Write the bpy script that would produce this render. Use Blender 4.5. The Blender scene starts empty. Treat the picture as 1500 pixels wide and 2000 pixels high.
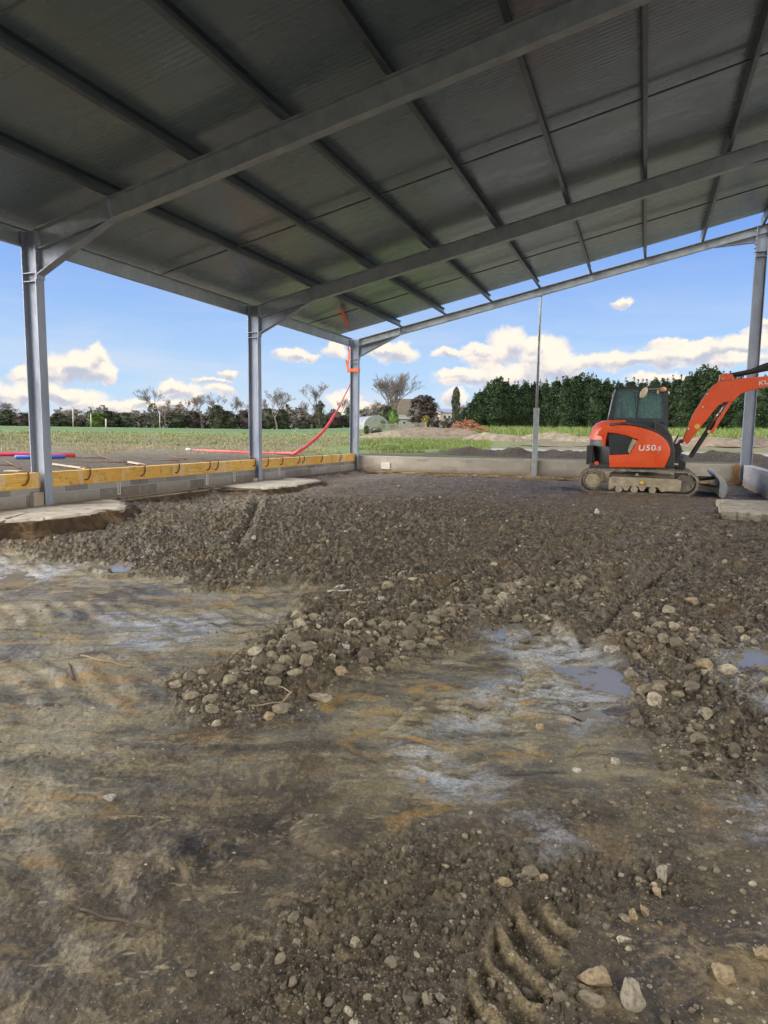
import bpy, bmesh, math, random
import numpy as np
from mathutils import Vector, Matrix
R = math.radians; PI = math.pi
random.seed(7); rng = np.random.default_rng(11)
sc = bpy.context.scene
COL = sc.collection

# ------------------------------------------------------------------ camera (eye at the origin; X along the gable wall, Y along the long walls)
F, PIT, ROLL, YAW = 1335.27, .115, .0123, .3614
fw = np.array([-math.sin(YAW)*math.cos(PIT), math.cos(YAW)*math.cos(PIT), -math.sin(PIT)])
_r = np.array([math.cos(YAW), math.sin(YAW), 0.0]); _u = np.cross(_r, fw)
cr = _r*math.cos(ROLL)+_u*math.sin(ROLL); cu = -_r*math.sin(ROLL)+_u*math.cos(ROLL)
def ray(x, y): return fw+cr*(x-750)/F-cu*(y-1000)/F
def onz(x, y, z): d = ray(x, y); return d*z/d[2]
def onY(x, y, Y): d = ray(x, y); return d*Y/d[1]
def onX(x, y, X): d = ray(x, y); return d*X/d[0]
cd = bpy.data.cameras.new('camera'); cam = bpy.data.objects.new('camera', cd); COL.objects.link(cam)
cd.sensor_fit = 'HORIZONTAL'; cd.sensor_width = 36; cd.lens = 36*F/1500; cd.clip_start = .05; cd.clip_end = 6000
cam.matrix_world = Matrix(((cr[0], cu[0], -fw[0], 0), (cr[1], cu[1], -fw[1], 0), (cr[2], cu[2], -fw[2], 0), (0, 0, 0, 1)))
sc.camera = cam
cd.dof.use_dof = False

# ------------------------------------------------------------------ node helpers
class NT:
    def __init__(s, mat):
        s.t = mat.node_tree; s.n = s.t.nodes; s.l = s.t.links
    def new(s, typ, **kw):
        n = s.n.new(typ)
        for k, v in kw.items():
            if k == 'ins':
                for kk, vv in v.items():
                    if isinstance(vv, bpy.types.NodeSocket): s.l.new(vv, n.inputs[kk])
                    else: n.inputs[kk].default_value = vv
            else: setattr(n, k, v)
        return n
    def math(s, op, a, b=0.0, c=None, clamp=False):
        n = s.n.new('ShaderNodeMath'); n.operation = op; n.use_clamp = clamp
        for i, v in enumerate((a, b, c)):
            if v is None: continue
            if isinstance(v, bpy.types.NodeSocket): s.l.new(v, n.inputs[i])
            else: n.inputs[i].default_value = v
        return n.outputs[0]
    def ramp(s, fac, stops, interp='LINEAR'):
        n = s.n.new('ShaderNodeValToRGB'); n.color_ramp.interpolation = interp
        e = n.color_ramp.elements
        while len(e) < len(stops): e.new(.5)
        for i, (p, c) in enumerate(stops):
            e[i].position = p; e[i].color = (*c, 1) if len(c) == 3 else c
        s.l.new(fac, n.inputs[0]); return n.outputs[0]
    def noise(s, vec, scale, detail=4, rough=.55, dist=0.0, out=0):
        n = s.n.new('ShaderNodeTexNoise'); n.inputs['Scale'].default_value = scale
        n.inputs['Detail'].default_value = detail; n.inputs['Roughness'].default_value = rough
        n.inputs['Distortion'].default_value = dist
        if vec is not None: s.l.new(vec, n.inputs['Vector'])
        return n.outputs[out]
    def mapr(s, v, a, b, c=0.0, d=1.0, smooth=False):
        n = s.n.new('ShaderNodeMapRange'); n.interpolation_type = 'SMOOTHSTEP' if smooth else 'LINEAR'
        s.l.new(v, n.inputs[0])
        for i, q in enumerate((a, b, c, d)): n.inputs[1+i].default_value = q
        return n.outputs[0]
    def mix(s, f, a, b, mode='MIX'):
        n = s.n.new('ShaderNodeMix'); n.data_type = 'RGBA'; n.blend_type = mode
        for sock, v in ((n.inputs[0], f), (n.inputs[6], a), (n.inputs[7], b)):
            if isinstance(v, bpy.types.NodeSocket): s.l.new(v, sock)
            else: sock.default_value = v if not isinstance(v, tuple) or len(v) == 4 else (*v, 1)
        return n.outputs[2]
    def scale(s, vec, v):
        n = s.n.new('ShaderNodeVectorMath'); n.operation = 'MULTIPLY'
        s.l.new(vec, n.inputs[0]); n.inputs[1].default_value = v; return n.outputs[0]
    def bump(s, h, strength=.3, dist=.01):
        n = s.n.new('ShaderNodeBump'); n.inputs['Strength'].default_value = strength
        n.inputs['Distance'].default_value = dist; s.l.new(h, n.inputs['Height']); return n.outputs[0]

def newmat(name):
    m = bpy.data.materials.new(name); m.use_nodes = True
    t = NT(m); b = t.n['Principled BSDF']
    return m, t, b
def wire(t, b, **kw):
    for k, v in kw.items():
        k = k.replace('_', ' ')
        if isinstance(v, bpy.types.NodeSocket): t.l.new(v, b.inputs[k])
        else: b.inputs[k].default_value = (*v, 1) if isinstance(v, tuple) and len(v) == 3 else v
def pos(t, obj=True):
    return t.new('ShaderNodeTexCoord').outputs['Object'] if obj else t.new('ShaderNodeNewGeometry').outputs['Position']

def mat_mottled(name, c1, c2, scale=6, rough=.6, metal=0.0, bump=.2, stretch=(1, 1, 1), bscale=None, dirt=None, rr=.12, bd=.01, obj=True):
    m, t, b = newmat(name)
    p = t.scale(pos(t, obj), stretch)
    n = t.noise(p, scale, 6, .62)
    c = t.ramp(n, [(.3, c1), (.7, c2)])
    if dirt:
        n3 = t.noise(pos(t, obj), dirt[1], 5, .65)
        c = t.mix(t.mapr(n3, dirt[2], dirt[2]+.15), c, dirt[0])
    n2 = t.noise(p, bscale or scale*6, 5, .6)
    r_ = t.mapr(n2, .3, .7, max(rough-rr, .02), min(rough+rr, 1))
    wire(t, b, Base_Color=c, Roughness=r_, Metallic=metal)
    if bump: t.l.new(t.bump(n2, bump, bd), b.inputs['Normal'])
    return m

M = {}
M['galv'] = mat_mottled('galvanised_steel', (.22, .26, .34), (.38, .43, .53), 3.0, .50, .30, .12, (1, 1, .35), 25)
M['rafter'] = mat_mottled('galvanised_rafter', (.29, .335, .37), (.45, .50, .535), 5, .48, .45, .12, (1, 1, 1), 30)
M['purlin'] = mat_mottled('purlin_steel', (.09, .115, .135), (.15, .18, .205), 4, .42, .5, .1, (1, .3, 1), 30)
M['bolt'] = mat_mottled('bolt_steel', (.45, .45, .45), (.6, .6, .6), 20, .4, .7, 0)
M['rust'] = mat_mottled('rusty_steel', (.09, .045, .025), (.19, .09, .045), 30, .85, .1, .3)
M['red'] = mat_mottled('red_orange_paint', (.74, .085, .018), (.82, .115, .028), 3, .33, 0, .03, dirt=((.42, .17, .09), 2.2, .60))
M['black'] = mat_mottled('black_plastic', (.018, .019, .022), (.045, .045, .05), 8, .5, 0, .1)
M['dgrey'] = mat_mottled('dark_grey_paint', (.04, .045, .055), (.075, .08, .095), 5, .45, .1, .08, dirt=((.2, .17, .13), 4, .6))
M['rubber'] = mat_mottled('muddy_rubber', (.11, .10, .088), (.24, .215, .175), 9, .85, 0, .5, dirt=((.34, .30, .23), 6, .5))
M['mudsteel'] = mat_mottled('mud_caked_steel', (.27, .23, .165), (.50, .44, .33), 7, .8, 0, .5, dirt=((.13, .10, .07), 5, .58))
M['bladesteel'] = mat_mottled('worn_blade_steel', (.22, .25, .28), (.46, .49, .52), 6, .4, .5, .2, dirt=((.2, .16, .12), 6, .6))
M['chrome'] = mat_mottled('chrome_rod', (.6, .62, .62), (.75, .76, .76), 4, .18, .9, 0, rr=.05)
M['lamp'] = mat_mottled('lamp_lens', (.62, .56, .36), (.75, .70, .5), 14, .25, 0, .05)
M['amber'] = mat_mottled('amber_lens', (.75, .38, .16), (.85, .5, .25), 14, .25, 0, .05)
M['yellow'] = mat_mottled('yellow_sticker', (.75, .45, .03), (.85, .55, .05), 10, .45, 0, 0)
M['white'] = mat_mottled('white_lettering', (.72, .70, .66), (.82, .80, .76), 14, .5, 0, 0)
M['seat'] = mat_mottled('seat_vinyl', (.03, .03, .035), (.06, .06, .07), 10, .6, 0, .1)
M['whitepvc'] = mat_mottled('white_plastic', (.62, .62, .60), (.75, .75, .73), 10, .5, 0, .05)
M['conduit_red'] = mat_mottled('red_corrugated_conduit', (.50, .035, .045), (.60, .06, .07), 6, .5, 0, .1)
M['conduit_pink'] = mat_mottled('crimson_conduit', (.60, .02, .09), (.68, .04, .13), 6, .45, 0, .1)
M['conduit_blue'] = mat_mottled('blue_conduit', (.02, .12, .55), (.05, .19, .66), 6, .45, 0, .1)
M['strap'] = mat_mottled('orange_strap', (.75, .12, .03), (.85, .18, .06), 20, .6, 0, .1)
M['wood'] = mat_mottled('grey_wood', (.35, .28, .19), (.55, .46, .34), 9, .8, 0, .3, (1, .15, 1))
M['rustwood'] = mat_mottled('stained_timber', (.17, .08, .03), (.42, .24, .08), 7, .8, 0, .3, (1, 1, .3))
M['bark'] = mat_mottled('bark', (.10, .08, .065), (.20, .165, .14), 8, .9, 0, .3)
M['barkpale'] = mat_mottled('pale_bark', (.15, .125, .115), (.26, .22, .20), 8, .9, 0, .3)
M['roofbrown'] = mat_mottled('old_brown_roof_tiles', (.055, .046, .035), (.12, .098, .07), 2, .85, 0, .4, (1, 1, 3))
M['roofblue'] = mat_mottled('slate_roof', (.13, .16, .25), (.22, .25, .36), 2, .5, 0, .2)
M['wallpink'] = mat_mottled('pale_pink_render', (.52, .42, .36), (.66, .54, .46), 1.5, .85, 0, .2)
M['wallgrey'] = mat_mottled('grey_render', (.36, .34, .31), (.48, .46, .42), 1.5, .85, 0, .2)
M['poly'] = mat_mottled('milky_polythene', (.15, .18, .17), (.26, .285, .275), 1.2, .45, 0, .2)
M['glassdark'] = mat_mottled('dark_window', (.02, .025, .03), (.05, .06, .07), 3, .15, 0, 0)
M['pale_picket'] = mat_mottled('pale_pickets', (.16, .18, .155), (.27, .29, .26), 5, .8, 0, .1)

def mat_glass():
    m, t, b = newmat('tinted_sky_sheen_glass')
    tr = t.new('ShaderNodeBsdfTransparent'); tr.inputs[0].default_value = (.85, .95, .95, 1)
    wire(t, b, Base_Color=(.22, .36, .38), Roughness=.04)  # teal base paints in the sky reflected by the panes
    mx = t.new('ShaderNodeMixShader'); mx.inputs[0].default_value = .22
    t.l.new(tr.outputs[0], mx.inputs[1]); t.l.new(b.outputs[0], mx.inputs[2]); t.l.new(mx.outputs[0], t.n['Material Output'].inputs[0])
    return m
M['glass'] = mat_glass()

def mat_roofsheet():
    m, t, b = newmat('coated_roof_sheet')
    p = pos(t, False)
    s = t.new('ShaderNodeSeparateXYZ'); t.l.new(p, s.inputs[0])
    # shallow ribs running down the slope, one crease every 0.1 m, lap joints every metre
    w1 = t.math('SINE', t.math('MULTIPLY', s.outputs[1], 2*PI/.085))
    fr = t.math('FRACT', t.math('ADD', s.outputs[1], .37))
    joint = t.math('LESS_THAN', fr, .014)
    n = t.noise(t.scale(p, (.25, 1, 1)), 2.2, 5, .6)
    n2 = t.noise(p, .35, 3, .5)
    c = t.mix(n2, (.18, .255, .32), (.25, .325, .385))
    c = t.mix(t.mapr(n, .45, .75), c, (.215, .275, .315))
    c = t.mix(t.math('MULTIPLY', joint, .45), c, (.1, .1, .1))
    wire(t, b, Base_Color=c, Roughness=t.mapr(n, .3, .7, .22, .36), Metallic=.25)
    h = t.math('ADD', t.math('MULTIPLY', w1, .5), t.math('MULTIPLY', joint, -3))
    h = t.math('ADD', h, t.math('MULTIPLY', t.noise(p, 1.1, 2), 4))
    t.l.new(t.bump(h, .25, .004), b.inputs['Normal'])
    return m
M['sheet'] = mat_roofsheet()

def mat_concrete(name, c1, c2, stain, rough=.85):
    m, t, b = newmat(name)
    p = pos(t, False)
    n = t.noise(p, 3.2, 6, .65); f = t.noise(p, 60, 4, .6)
    c = t.ramp(n, [(.28, c1), (.72, c2)])
    c = t.mix(t.mapr(t.noise(p, 1.3, 5, .6), .52, .68), c, stain)
    c = t.mix(t.mapr(f, .3, .8, 0, .35), c, (.75*c1[0], .75*c1[1], .75*c1[2]))
    c = t.mix(t.mapr(t.noise(p, 5.5, 7, .72, .5), .54, .62, 0, .8), c, (.17, .125, .075))
    wire(t, b, Base_Color=c, Roughness=rough)
    t.l.new(t.bump(t.math('ADD', f, t.math('MULTIPLY', n, 2)), .5, .012), b.inputs['Normal'])
    return m
M['pad'] = mat_concrete('footing_concrete', (.31, .285, .235), (.52, .485, .415), (.36, .29, .19))
M['cast'] = mat_concrete('cast_concrete', (.33, .31, .28), (.50, .47, .42), (.36, .29, .20))

def mat_block(name, axis, pale, dark, pscale=.5):
    # hollow block masonry: courses 0.2 m high, blocks 0.5 m long, each block its own grey
    m, t, b = newmat(name)
    p = pos(t, False); s = t.new('ShaderNodeSeparateXYZ'); t.l.new(p, s.inputs[0])
    cb = t.new('ShaderNodeCombineXYZ'); t.l.new(s.outputs[axis], cb.inputs[0]); t.l.new(s.outputs[2], cb.inputs[1])
    ad = t.new('ShaderNodeVectorMath', operation='ADD'); t.l.new(cb.outputs[0], ad.inputs[0]); ad.inputs[1].default_value = (100.07, 10.0, 0)
    bk = t.new('ShaderNodeTexBrick'); t.l.new(ad.outputs[0], bk.inputs['Vector'])
    bk.offset = .5; bk.inputs['Scale'].default_value = 1; bk.inputs['Brick Width'].default_value = .5
    bk.inputs['Row Height'].default_value = .2; bk.inputs['Mortar Size'].default_value = .008; bk.inputs['Mortar Smooth'].default_value = .5
    bk.inputs['Color1'].default_value = (*pale, 1); bk.inputs['Color2'].default_value = (*dark, 1); bk.inputs['Mortar'].default_value = (.42, .40, .36, 1)
    n = t.noise(p, 7, 6, .65); f = t.noise(p, 80, 3, .6)
    c = t.mix(t.mapr(n, .35, .75, 0, .5), bk.outputs[0], (.34, .31, .26))
    # splash of mud low on the wall
    low = t.mapr(t.math('ADD', s.outputs[2], t.math('MULTIPLY', n, .22)), -1.06, -.94, 1, 0)
    c = t.mix(t.math('MULTIPLY', low, .55), c, (.20, .13, .07))
    wire(t, b, Base_Color=c, Roughness=.9)
    t.l.new(t.bump(t.math('ADD', t.math('MULTIPLY', bk.outputs[1], -1.2), f), .5, .01), b.inputs['Normal'])
    return m
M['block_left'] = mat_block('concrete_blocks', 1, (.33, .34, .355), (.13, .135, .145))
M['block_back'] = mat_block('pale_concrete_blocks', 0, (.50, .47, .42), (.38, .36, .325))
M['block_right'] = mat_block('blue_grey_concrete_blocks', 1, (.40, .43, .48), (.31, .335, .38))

def mat_board():
    m, t, b = newmat('yellow_shuttering_board')
    p = pos(t, False)
    g = t.noise(t.scale(p, (1, .8, 14)), 3, 6, .6, .4)
    n = t.noise(p, 1.1, 4, .6)
    c = t.ramp(g, [(.3, (.52, .30, .05)), (.55, (.72, .45, .10)), (.75, (.80, .56, .20))])
    c = t.mix(t.mapr(n, .5, .75), c, (.62, .30, .05))
    c = t.mix(t.mapr(t.noise(p, 5, 5, .7), .56, .70), c, (.33, .21, .09))
    c = t.mix(t.mapr(t.noise(p, 13, 5, .75), .60, .68, 0, .8), c, (.20, .15, .10))
    c = t.mix(t.mapr(t.noise(t.scale(p, (1, 4, 1)), .9, 3, .6), .56, .60, 0, .5), c, (.62, .55, .40))
    wire(t, b, Base_Color=c, Roughness=.6)
    t.l.new(t.bump(g, .3, .006), b.inputs['Normal'])
    return m
M['board'] = mat_board()

def mat_leaf(name, c1, c2, c3):
    m, t, b = newmat(name)
    g = t.new('ShaderNodeNewGeometry')
    oi = t.new('ShaderNodeObjectInfo')
    c = t.ramp(t.noise(g.outputs['Position'], .9, 4, .7), [(.3, c1), (.52, c2), (.72, c3)])
    c = t.mix(t.math('MULTIPLY', oi.outputs['Random'], .35), c, c1)
    wire(t, b, Base_Color=c, Roughness=.75)
    b.inputs['Specular IOR Level'].default_value = .2
    return m
M['conifer'] = mat_leaf('dark_conifer_leaf', (.022, .040, .020), (.040, .067, .030), (.075, .105, .048))
M['ivy'] = mat_leaf('hazed_bush_leaf', (.045, .055, .038), (.07, .085, .055), (.10, .12, .075))  # distance haze put into the leaf colour: lighter and greyer
M['brush'] = mat_leaf('wintry_brush', (.10, .095, .085), (.145, .135, .12), (.19, .175, .155))
M['purplebush'] = mat_leaf('hazed_purple_leaf', (.065, .055, .055), (.095, .08, .078), (.13, .11, .105))  # lightened and greyed to paint in distance haze
M['twig'] = mat_leaf('bare_twigs', (.15, .13, .125), (.21, .18, .17), (.27, .235, .22))
M['leafgreen'] = mat_leaf('fresh_bush_leaf', (.06, .11, .03), (.10, .17, .045), (.16, .24, .07))
M['leafyellow'] = mat_leaf('yellow_bush_leaf', (.16, .14, .04), (.24, .20, .06), (.3, .27, .1))
M['grass'] = mat_leaf('grass_blade', (.10, .15, .045), (.15, .20, .06), (.21, .23, .09))
M['drygrass'] = mat_leaf('dry_grass_blade', (.22, .19, .10), (.30, .26, .15), (.36, .32, .2))

# ------------------------------------------------------------------ object helpers
def tag(o, label=None, cat=None, group=None, kind=None):
    if label: o['label'] = label
    if cat: o['category'] = cat
    if group: o['group'] = group
    if kind: o['kind'] = kind
    return o
def empty(name, loc=(0, 0, 0), rz=0.0):
    o = bpy.data.objects.new(name, None); COL.objects.link(o); o.location = loc; o.rotation_euler = (0, 0, rz)
    o.empty_display_size = .2
    return o
def link(name, me, m=None, parent=None, smooth=False):
    o = bpy.data.objects.new(name, me); COL.objects.link(o)
    if m is not None and not me.materials: me.materials.append(m)
    if smooth:
        for p in me.polygons: p.use_smooth = True
    if parent is not None: o.parent = parent
    return o
class MB:
    def __init__(s): s.b = bmesh.new()
    def box(s, lo, hi, bev=0.0, mat=None):
        lo = Vector(lo); hi = Vector(hi); c = (lo+hi)/2; d = hi-lo
        g = bmesh.ops.create_cube(s.b, size=1)
        vs = g['verts']
        for v in vs: v.co = Vector((v.co.x*d.x, v.co.y*d.y, v.co.z*d.z))+c
        if bev:
            es = list({e for v in vs for e in v.link_edges})
            r_ = bmesh.ops.bevel(s.b, geom=es, offset=bev, segments=2, affect='EDGES', profile=.6)
            vs = list({v for f in r_['faces'] for v in f.verts} | {v for v in vs if v.is_valid})
        if mat is not None:
            for v in vs: v.co = mat @ v.co
        return s
    def bar(s, a, b_, w, h, up=(0, 0, 1)):
        a = Vector(a); b_ = Vector(b_); d = (b_-a); L = d.length; d.normalize()
        up = Vector(up); x = d.cross(up)
        if x.length < 1e-4: x = d.cross(Vector((0, 1, 0)))
        x.normalize(); z = x.cross(d)
        m = Matrix(((x.x, d.x, z.x, (a.x+b_.x)/2), (x.y, d.y, z.y, (a.y+b_.y)/2), (x.z, d.z, z.z, (a.z+b_.z)/2), (0, 0, 0, 1)))
        return s.box((-w/2, -L/2, -h/2), (w/2, L/2, h/2), 0, m)
    def tube(s, pts, r, n=8, cap=True):
        pts = [Vector(p) for p in pts]; rings = []
        rs = r if isinstance(r, (list, tuple)) else [r]*len(pts)
        prev = None
        for i, p in enumerate(pts):
            d = (pts[min(i+1, len(pts)-1)]-pts[max(i-1, 0)]).normalized()
            if prev is None:
                x = d.cross(Vector((0, 0, 1)))
                if x.length < .05: x = d.cross(Vector((0, 1, 0)))
            else: x = prev-d*prev.dot(d)
            x.normalize(); prev = x; y = d.cross(x)
            rings.append([s.b.verts.new(p+(x*math.cos(2*PI*k/n)+y*math.sin(2*PI*k/n))*rs[i]) for k in range(n)])
        for a, b_ in zip(rings, rings[1:]):
            for k in range(n): s.b.faces.new((a[k], a[(k+1) % n], b_[(k+1) % n], b_[k]))
        if cap: s.b.faces.new(rings[0][::-1]); s.b.faces.new(rings[-1])
        return s
    def prism(s, pts, y0, y1, bev=0.0, axis='y', seg=2):
        # pts: (x, z) outline extruded from y0 to y1
        def P(a, b_, c): return (a, c, b_) if axis == 'y' else ((c, a, b_) if axis == 'x' else (a, b_, c))
        v0 = [s.b.verts.new(P(a, b_, y0)) for a, b_ in pts]; v1 = [s.b.verts.new(P(a, b_, y1)) for a, b_ in pts]
        n = len(pts); fs = [s.b.faces.new(v0), s.b.faces.new(v1[::-1])]
        for i in range(n): fs.append(s.b.faces.new((v0[i], v1[i], v1[(i+1) % n], v0[(i+1) % n])))
        bmesh.ops.recalc_face_normals(s.b, faces=fs)
        if bev:
            es = list({e for f in fs[:2] for e in f.edges})
            bmesh.ops.bevel(s.b, geom=es, offset=bev, segments=seg, affect='EDGES', profile=.5)
        return s
    def ball(s, c, r, sub=2, mat=None):
        g = bmesh.ops.create_icosphere(s.b, subdivisions=sub, radius=1)
        rr = r if isinstance(r, tuple) else (r, r, r)
        for v in g['verts']:
            q = Vector((v.co.x*rr[0], v.co.y*rr[1], v.co.z*rr[2]))
            if mat is not None: q = mat @ q
            v.co = q+Vector(c)
        return s
    def build(s, name, m, parent=None, smooth=False, auto=False):
        me = bpy.data.meshes.new(name); bmesh.ops.recalc_face_normals(s.b, faces=s.b.faces[:])
        s.b.to_mesh(me); s.b.free()
        o = link(name, me, m, parent, smooth or auto)
        if auto: 
            try: me.set_sharp_from_angle(angle=R(38))
            except Exception: pass
        return o
def copy_tree(o, parent=None):
    c = o.copy(); COL.objects.link(c); c.parent = parent
    for ch in list(o.children): copy_tree(ch, c)
    return c

# ------------------------------------------------------------------ numpy noise
_perm = rng.permutation(4096)
def vnoise(x, y, seed=0):
    xi = np.floor(x).astype(np.int64); yi = np.floor(y).astype(np.int64); xf = x-xi; yf = y-yi
    def h(a, b_): return _perm[(_perm[(a+seed*131) & 4095]+b_) & 4095]/4095.0*2*PI
    def g(a, b_, dx, dy):
        t_ = h(a, b_); return np.cos(t_)*dx+np.sin(t_)*dy
    u_ = xf*xf*xf*(xf*(xf*6-15)+10); v_ = yf*yf*yf*(yf*(yf*6-15)+10)
    a = g(xi, yi, xf, yf); b_ = g(xi+1, yi, xf-1, yf); c = g(xi, yi+1, xf, yf-1); d = g(xi+1, yi+1, xf-1, yf-1)
    return (a*(1-u_)+b_*u_)*(1-v_)+(c*(1-u_)+d*u_)*v_
def fbm(x, y, s, o=4, seed=0, g=.5):
    a = 1.0; t_ = 0
    for i in range(o):
        t_ = t_+a*vnoise(x*s+i*17.3, y*s-i*9.1, seed+i); s = s*2.03; a *= g
    return t_
def cells(x, y, s, seed=0):
    # distance to the nearest jittered point and that cell's random value
    x = x*s; y = y*s; xi = np.floor(x).astype(np.int64); yi = np.floor(y).astype(np.int64)
    best = np.full(x.shape, 9.0); rid = np.zeros(x.shape); tl = np.zeros(x.shape)
    for i in (-1, 0, 1):
        for j in (-1, 0, 1):
            a = xi+i; b_ = yi+j
            h1 = _perm[(_perm[(a+seed) & 4095]+b_) & 4095]/4095.0; h2 = _perm[(_perm[(a+seed+77) & 4095]+b_+31) & 4095]/4095.0
            d = np.hypot(a+h1-x, b_+h2-y); k = d < best; best = np.where(k, d, best); rid = np.where(k, (h1*7.3+h2*3.1) % 1.0, rid)
            tl = np.where(k, (a+h1-x)*np.cos(h1*40)+(b_+h2-y)*np.sin(h1*40), tl)
    return best, rid, tl
def sstep(a, b_, v): t_ = np.clip((v-a)/(b_-a), 0, 1); return t_*t_*(3-2*t_)
def sdf(px, py, poly):
    # signed distance to a polygon, positive inside
    d = np.full(px.shape, 1e9); ins = np.zeros(px.shape, bool); n = len(poly)
    for i in range(n):
        ax, ay = poly[i]; bx, by = poly[(i+1) % n]; ex, ey = bx-ax, by-ay
        t_ = np.clip(((px-ax)*ex+(py-ay)*ey)/(ex*ex+ey*ey+1e-12), 0, 1)
        d = np.minimum(d, np.hypot(px-ax-t_*ex, py-ay-t_*ey))
        c = ((ay > py) != (by > py)) & (px < (bx-ax)*(py-ay)/(by-ay+1e-12)+ax); ins ^= c
    return np.where(ins, d, -d)
def linedist(px, py, pts):
    d = np.full(px.shape, 1e9); tt = np.zeros(px.shape); acc = 0
    for (ax, ay), (bx, by) in zip(pts, pts[1:]):
        ex, ey = bx-ax, by-ay; L = math.hypot(ex, ey)
        t_ = np.clip(((px-ax)*ex+(py-ay)*ey)/(L*L+1e-12), 0, 1); q = np.hypot(px-ax-t_*ex, py-ay-t_*ey)
        k = q < d; d = np.where(k, q, d); tt = np.where(k, acc+t_*L, tt); acc += L
    return d, tt
def np_mesh(name, V, Fc, quad=True):
    me = bpy.data.meshes.new(name); n = 4 if quad else 3
    me.vertices.add(len(V)); me.vertices.foreach_set('co', np.asarray(V, np.float32).ravel())
    me.loops.add(len(Fc)*n); me.loops.foreach_set('vertex_index', np.asarray(Fc, np.int32).ravel())
    me.polygons.add(len(Fc)); me.polygons.foreach_set('loop_start', np.arange(0, len(Fc)*n, n, dtype=np.int32))
    me.polygons.foreach_set('loop_total', np.full(len(Fc), n, np.int32))
    me.update(calc_edges=True); me.validate(); return me
def color_attr(me, name, rgba):
    a = me.color_attributes.new(name, 'FLOAT_COLOR', 'POINT'); a.data.foreach_set('color', np.asarray(rgba, np.float32).ravel())
# ------------------------------------------------------------------ sizes of the shed
XL, XR, YB = -8.58, 2.39, 20.29          # inner flange of the left columns, of the right columns, the gable frame
COLY = [1.77, 8.03, 14.29, 20.29]
HE, TA = 2.93, .2195                     # rafter top at the low eave and its slope
PD = 1.3845
def rz(x): return HE+TA*(x-XL)

# ------------------------------------------------------------------ inner dirt floor
def W2(q, z=-1.55): 
    p = onz(q[0], q[1], z); return (float(p[0]), float(p[1]))
CLAY = [W2(q) for q in [(-500, 1080), (0, 1092), (130, 1098), (330, 1122), (420, 1150), (560, 1134), (640, 1146), (560, 1200), (520, 1250), (420, 1310), (330, 1335),
        (360, 1380), (480, 1405), (560, 1400), (640, 1335), (780, 1298), (950, 1235), (1060, 1228), (1240, 1265), (1235, 1330), (1240, 1420),
        (1330, 1500), (1250, 1560), (1000, 1570), (850, 1630), (700, 1680), (600, 1730), (480, 1830), (300, 1900), (0, 1990), (-700, 1990)]]
GRAV = [W2(q) for q in [(470, 2060), (490, 1850), (560, 1750), (680, 1680), (800, 1610), (1000, 1625), (1250, 1640), (1330, 1700), (1190, 1790), (1120, 1900), (1120, 2060)]]
GRAV2 = [W2(q) for q in [(1240, 1270), (1500, 1250), (1560, 1290), (1500, 1500), (1330, 1460), (1245, 1380)]]
PUD = [[(1060, 1300), (1100, 1292), (1180, 1303), (1243, 1312), (1243, 1350), (1215, 1362), (1150, 1345), (1090, 1325)],
       [(1400, 1275), (1480, 1270), (1530, 1280), (1530, 1365), (1470, 1345), (1430, 1310)],
       [(1450, 1560), (1520, 1540), (1540, 1640), (1470, 1612)],
       [(-60, 1108), (40, 1112), (75, 1124), (30, 1140), (-60, 1146)],
       [(200, 1104), (250, 1107), (268, 1117), (225, 1121)],
       [(1120, 1395), (1165, 1388), (1190, 1402), (1160, 1412)],
       [(940, 1228), (1010, 1222), (1060, 1234), (1000, 1246), (950, 1250)]]
PUDW = [[W2(q, -1.575) for q in p] for p in PUD]
SHEEN = [[W2(q) for q in p] for p in [  # outlines of the wet sheen painted into the floor colour
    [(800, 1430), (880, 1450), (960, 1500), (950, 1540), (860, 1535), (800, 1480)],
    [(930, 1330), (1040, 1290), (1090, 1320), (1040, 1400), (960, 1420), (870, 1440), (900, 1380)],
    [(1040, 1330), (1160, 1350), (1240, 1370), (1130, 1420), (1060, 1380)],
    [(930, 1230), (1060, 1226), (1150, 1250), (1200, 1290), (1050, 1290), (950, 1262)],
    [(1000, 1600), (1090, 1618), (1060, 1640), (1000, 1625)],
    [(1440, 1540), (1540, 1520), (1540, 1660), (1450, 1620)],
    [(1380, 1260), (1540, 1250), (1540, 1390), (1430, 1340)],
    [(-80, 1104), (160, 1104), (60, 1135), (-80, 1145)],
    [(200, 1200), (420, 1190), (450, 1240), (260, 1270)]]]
TREAD = [W2((1085, 1740)), W2((1030, 1830)), W2((985, 1920)), W2((960, 2060))]
RUTS = [[W2((x, y), -1.42) for x, y in r_] for r_ in [
    [(600, 1235), (760, 1190), (900, 1150), (1050, 1105), (1150, 1060)],
    [(455, 1060), (485, 1025), (505, 985)], 
    [(1080, 1215), (1000, 1180), (900, 1180)], [(980, 1190), (1100, 1150), (1320, 1080)], [(620, 1215), (860, 1130), (1010, 1060)], [(1230, 1230), (1290, 1290), (1360, 1330)], [(760, 1010), (1000, 1040), (1200, 1010)], [(1130, 1225), (1230, 1150), (1330, 1085), (1420, 1040)], [(1010, 1165), (1140, 1100), (1260, 1050)]]]
PUDL = [None]*len(PUD)
BANDS = [[W2(q, -1.45) for q in r_] for r_ in [
    [(700, 1260), (860, 1200), (1030, 1150), (1200, 1080), (1330, 1020)], [(560, 1160), (760, 1110), (960, 1060), (1120, 1010)],
    [(1060, 1400), (1080, 1290), (1030, 1200), (960, 1140)], [(1400, 1500), (1320, 1350), (1180, 1220), (1080, 1150)],
    [(880, 1330), (780, 1420), (660, 1560)]]]
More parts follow.
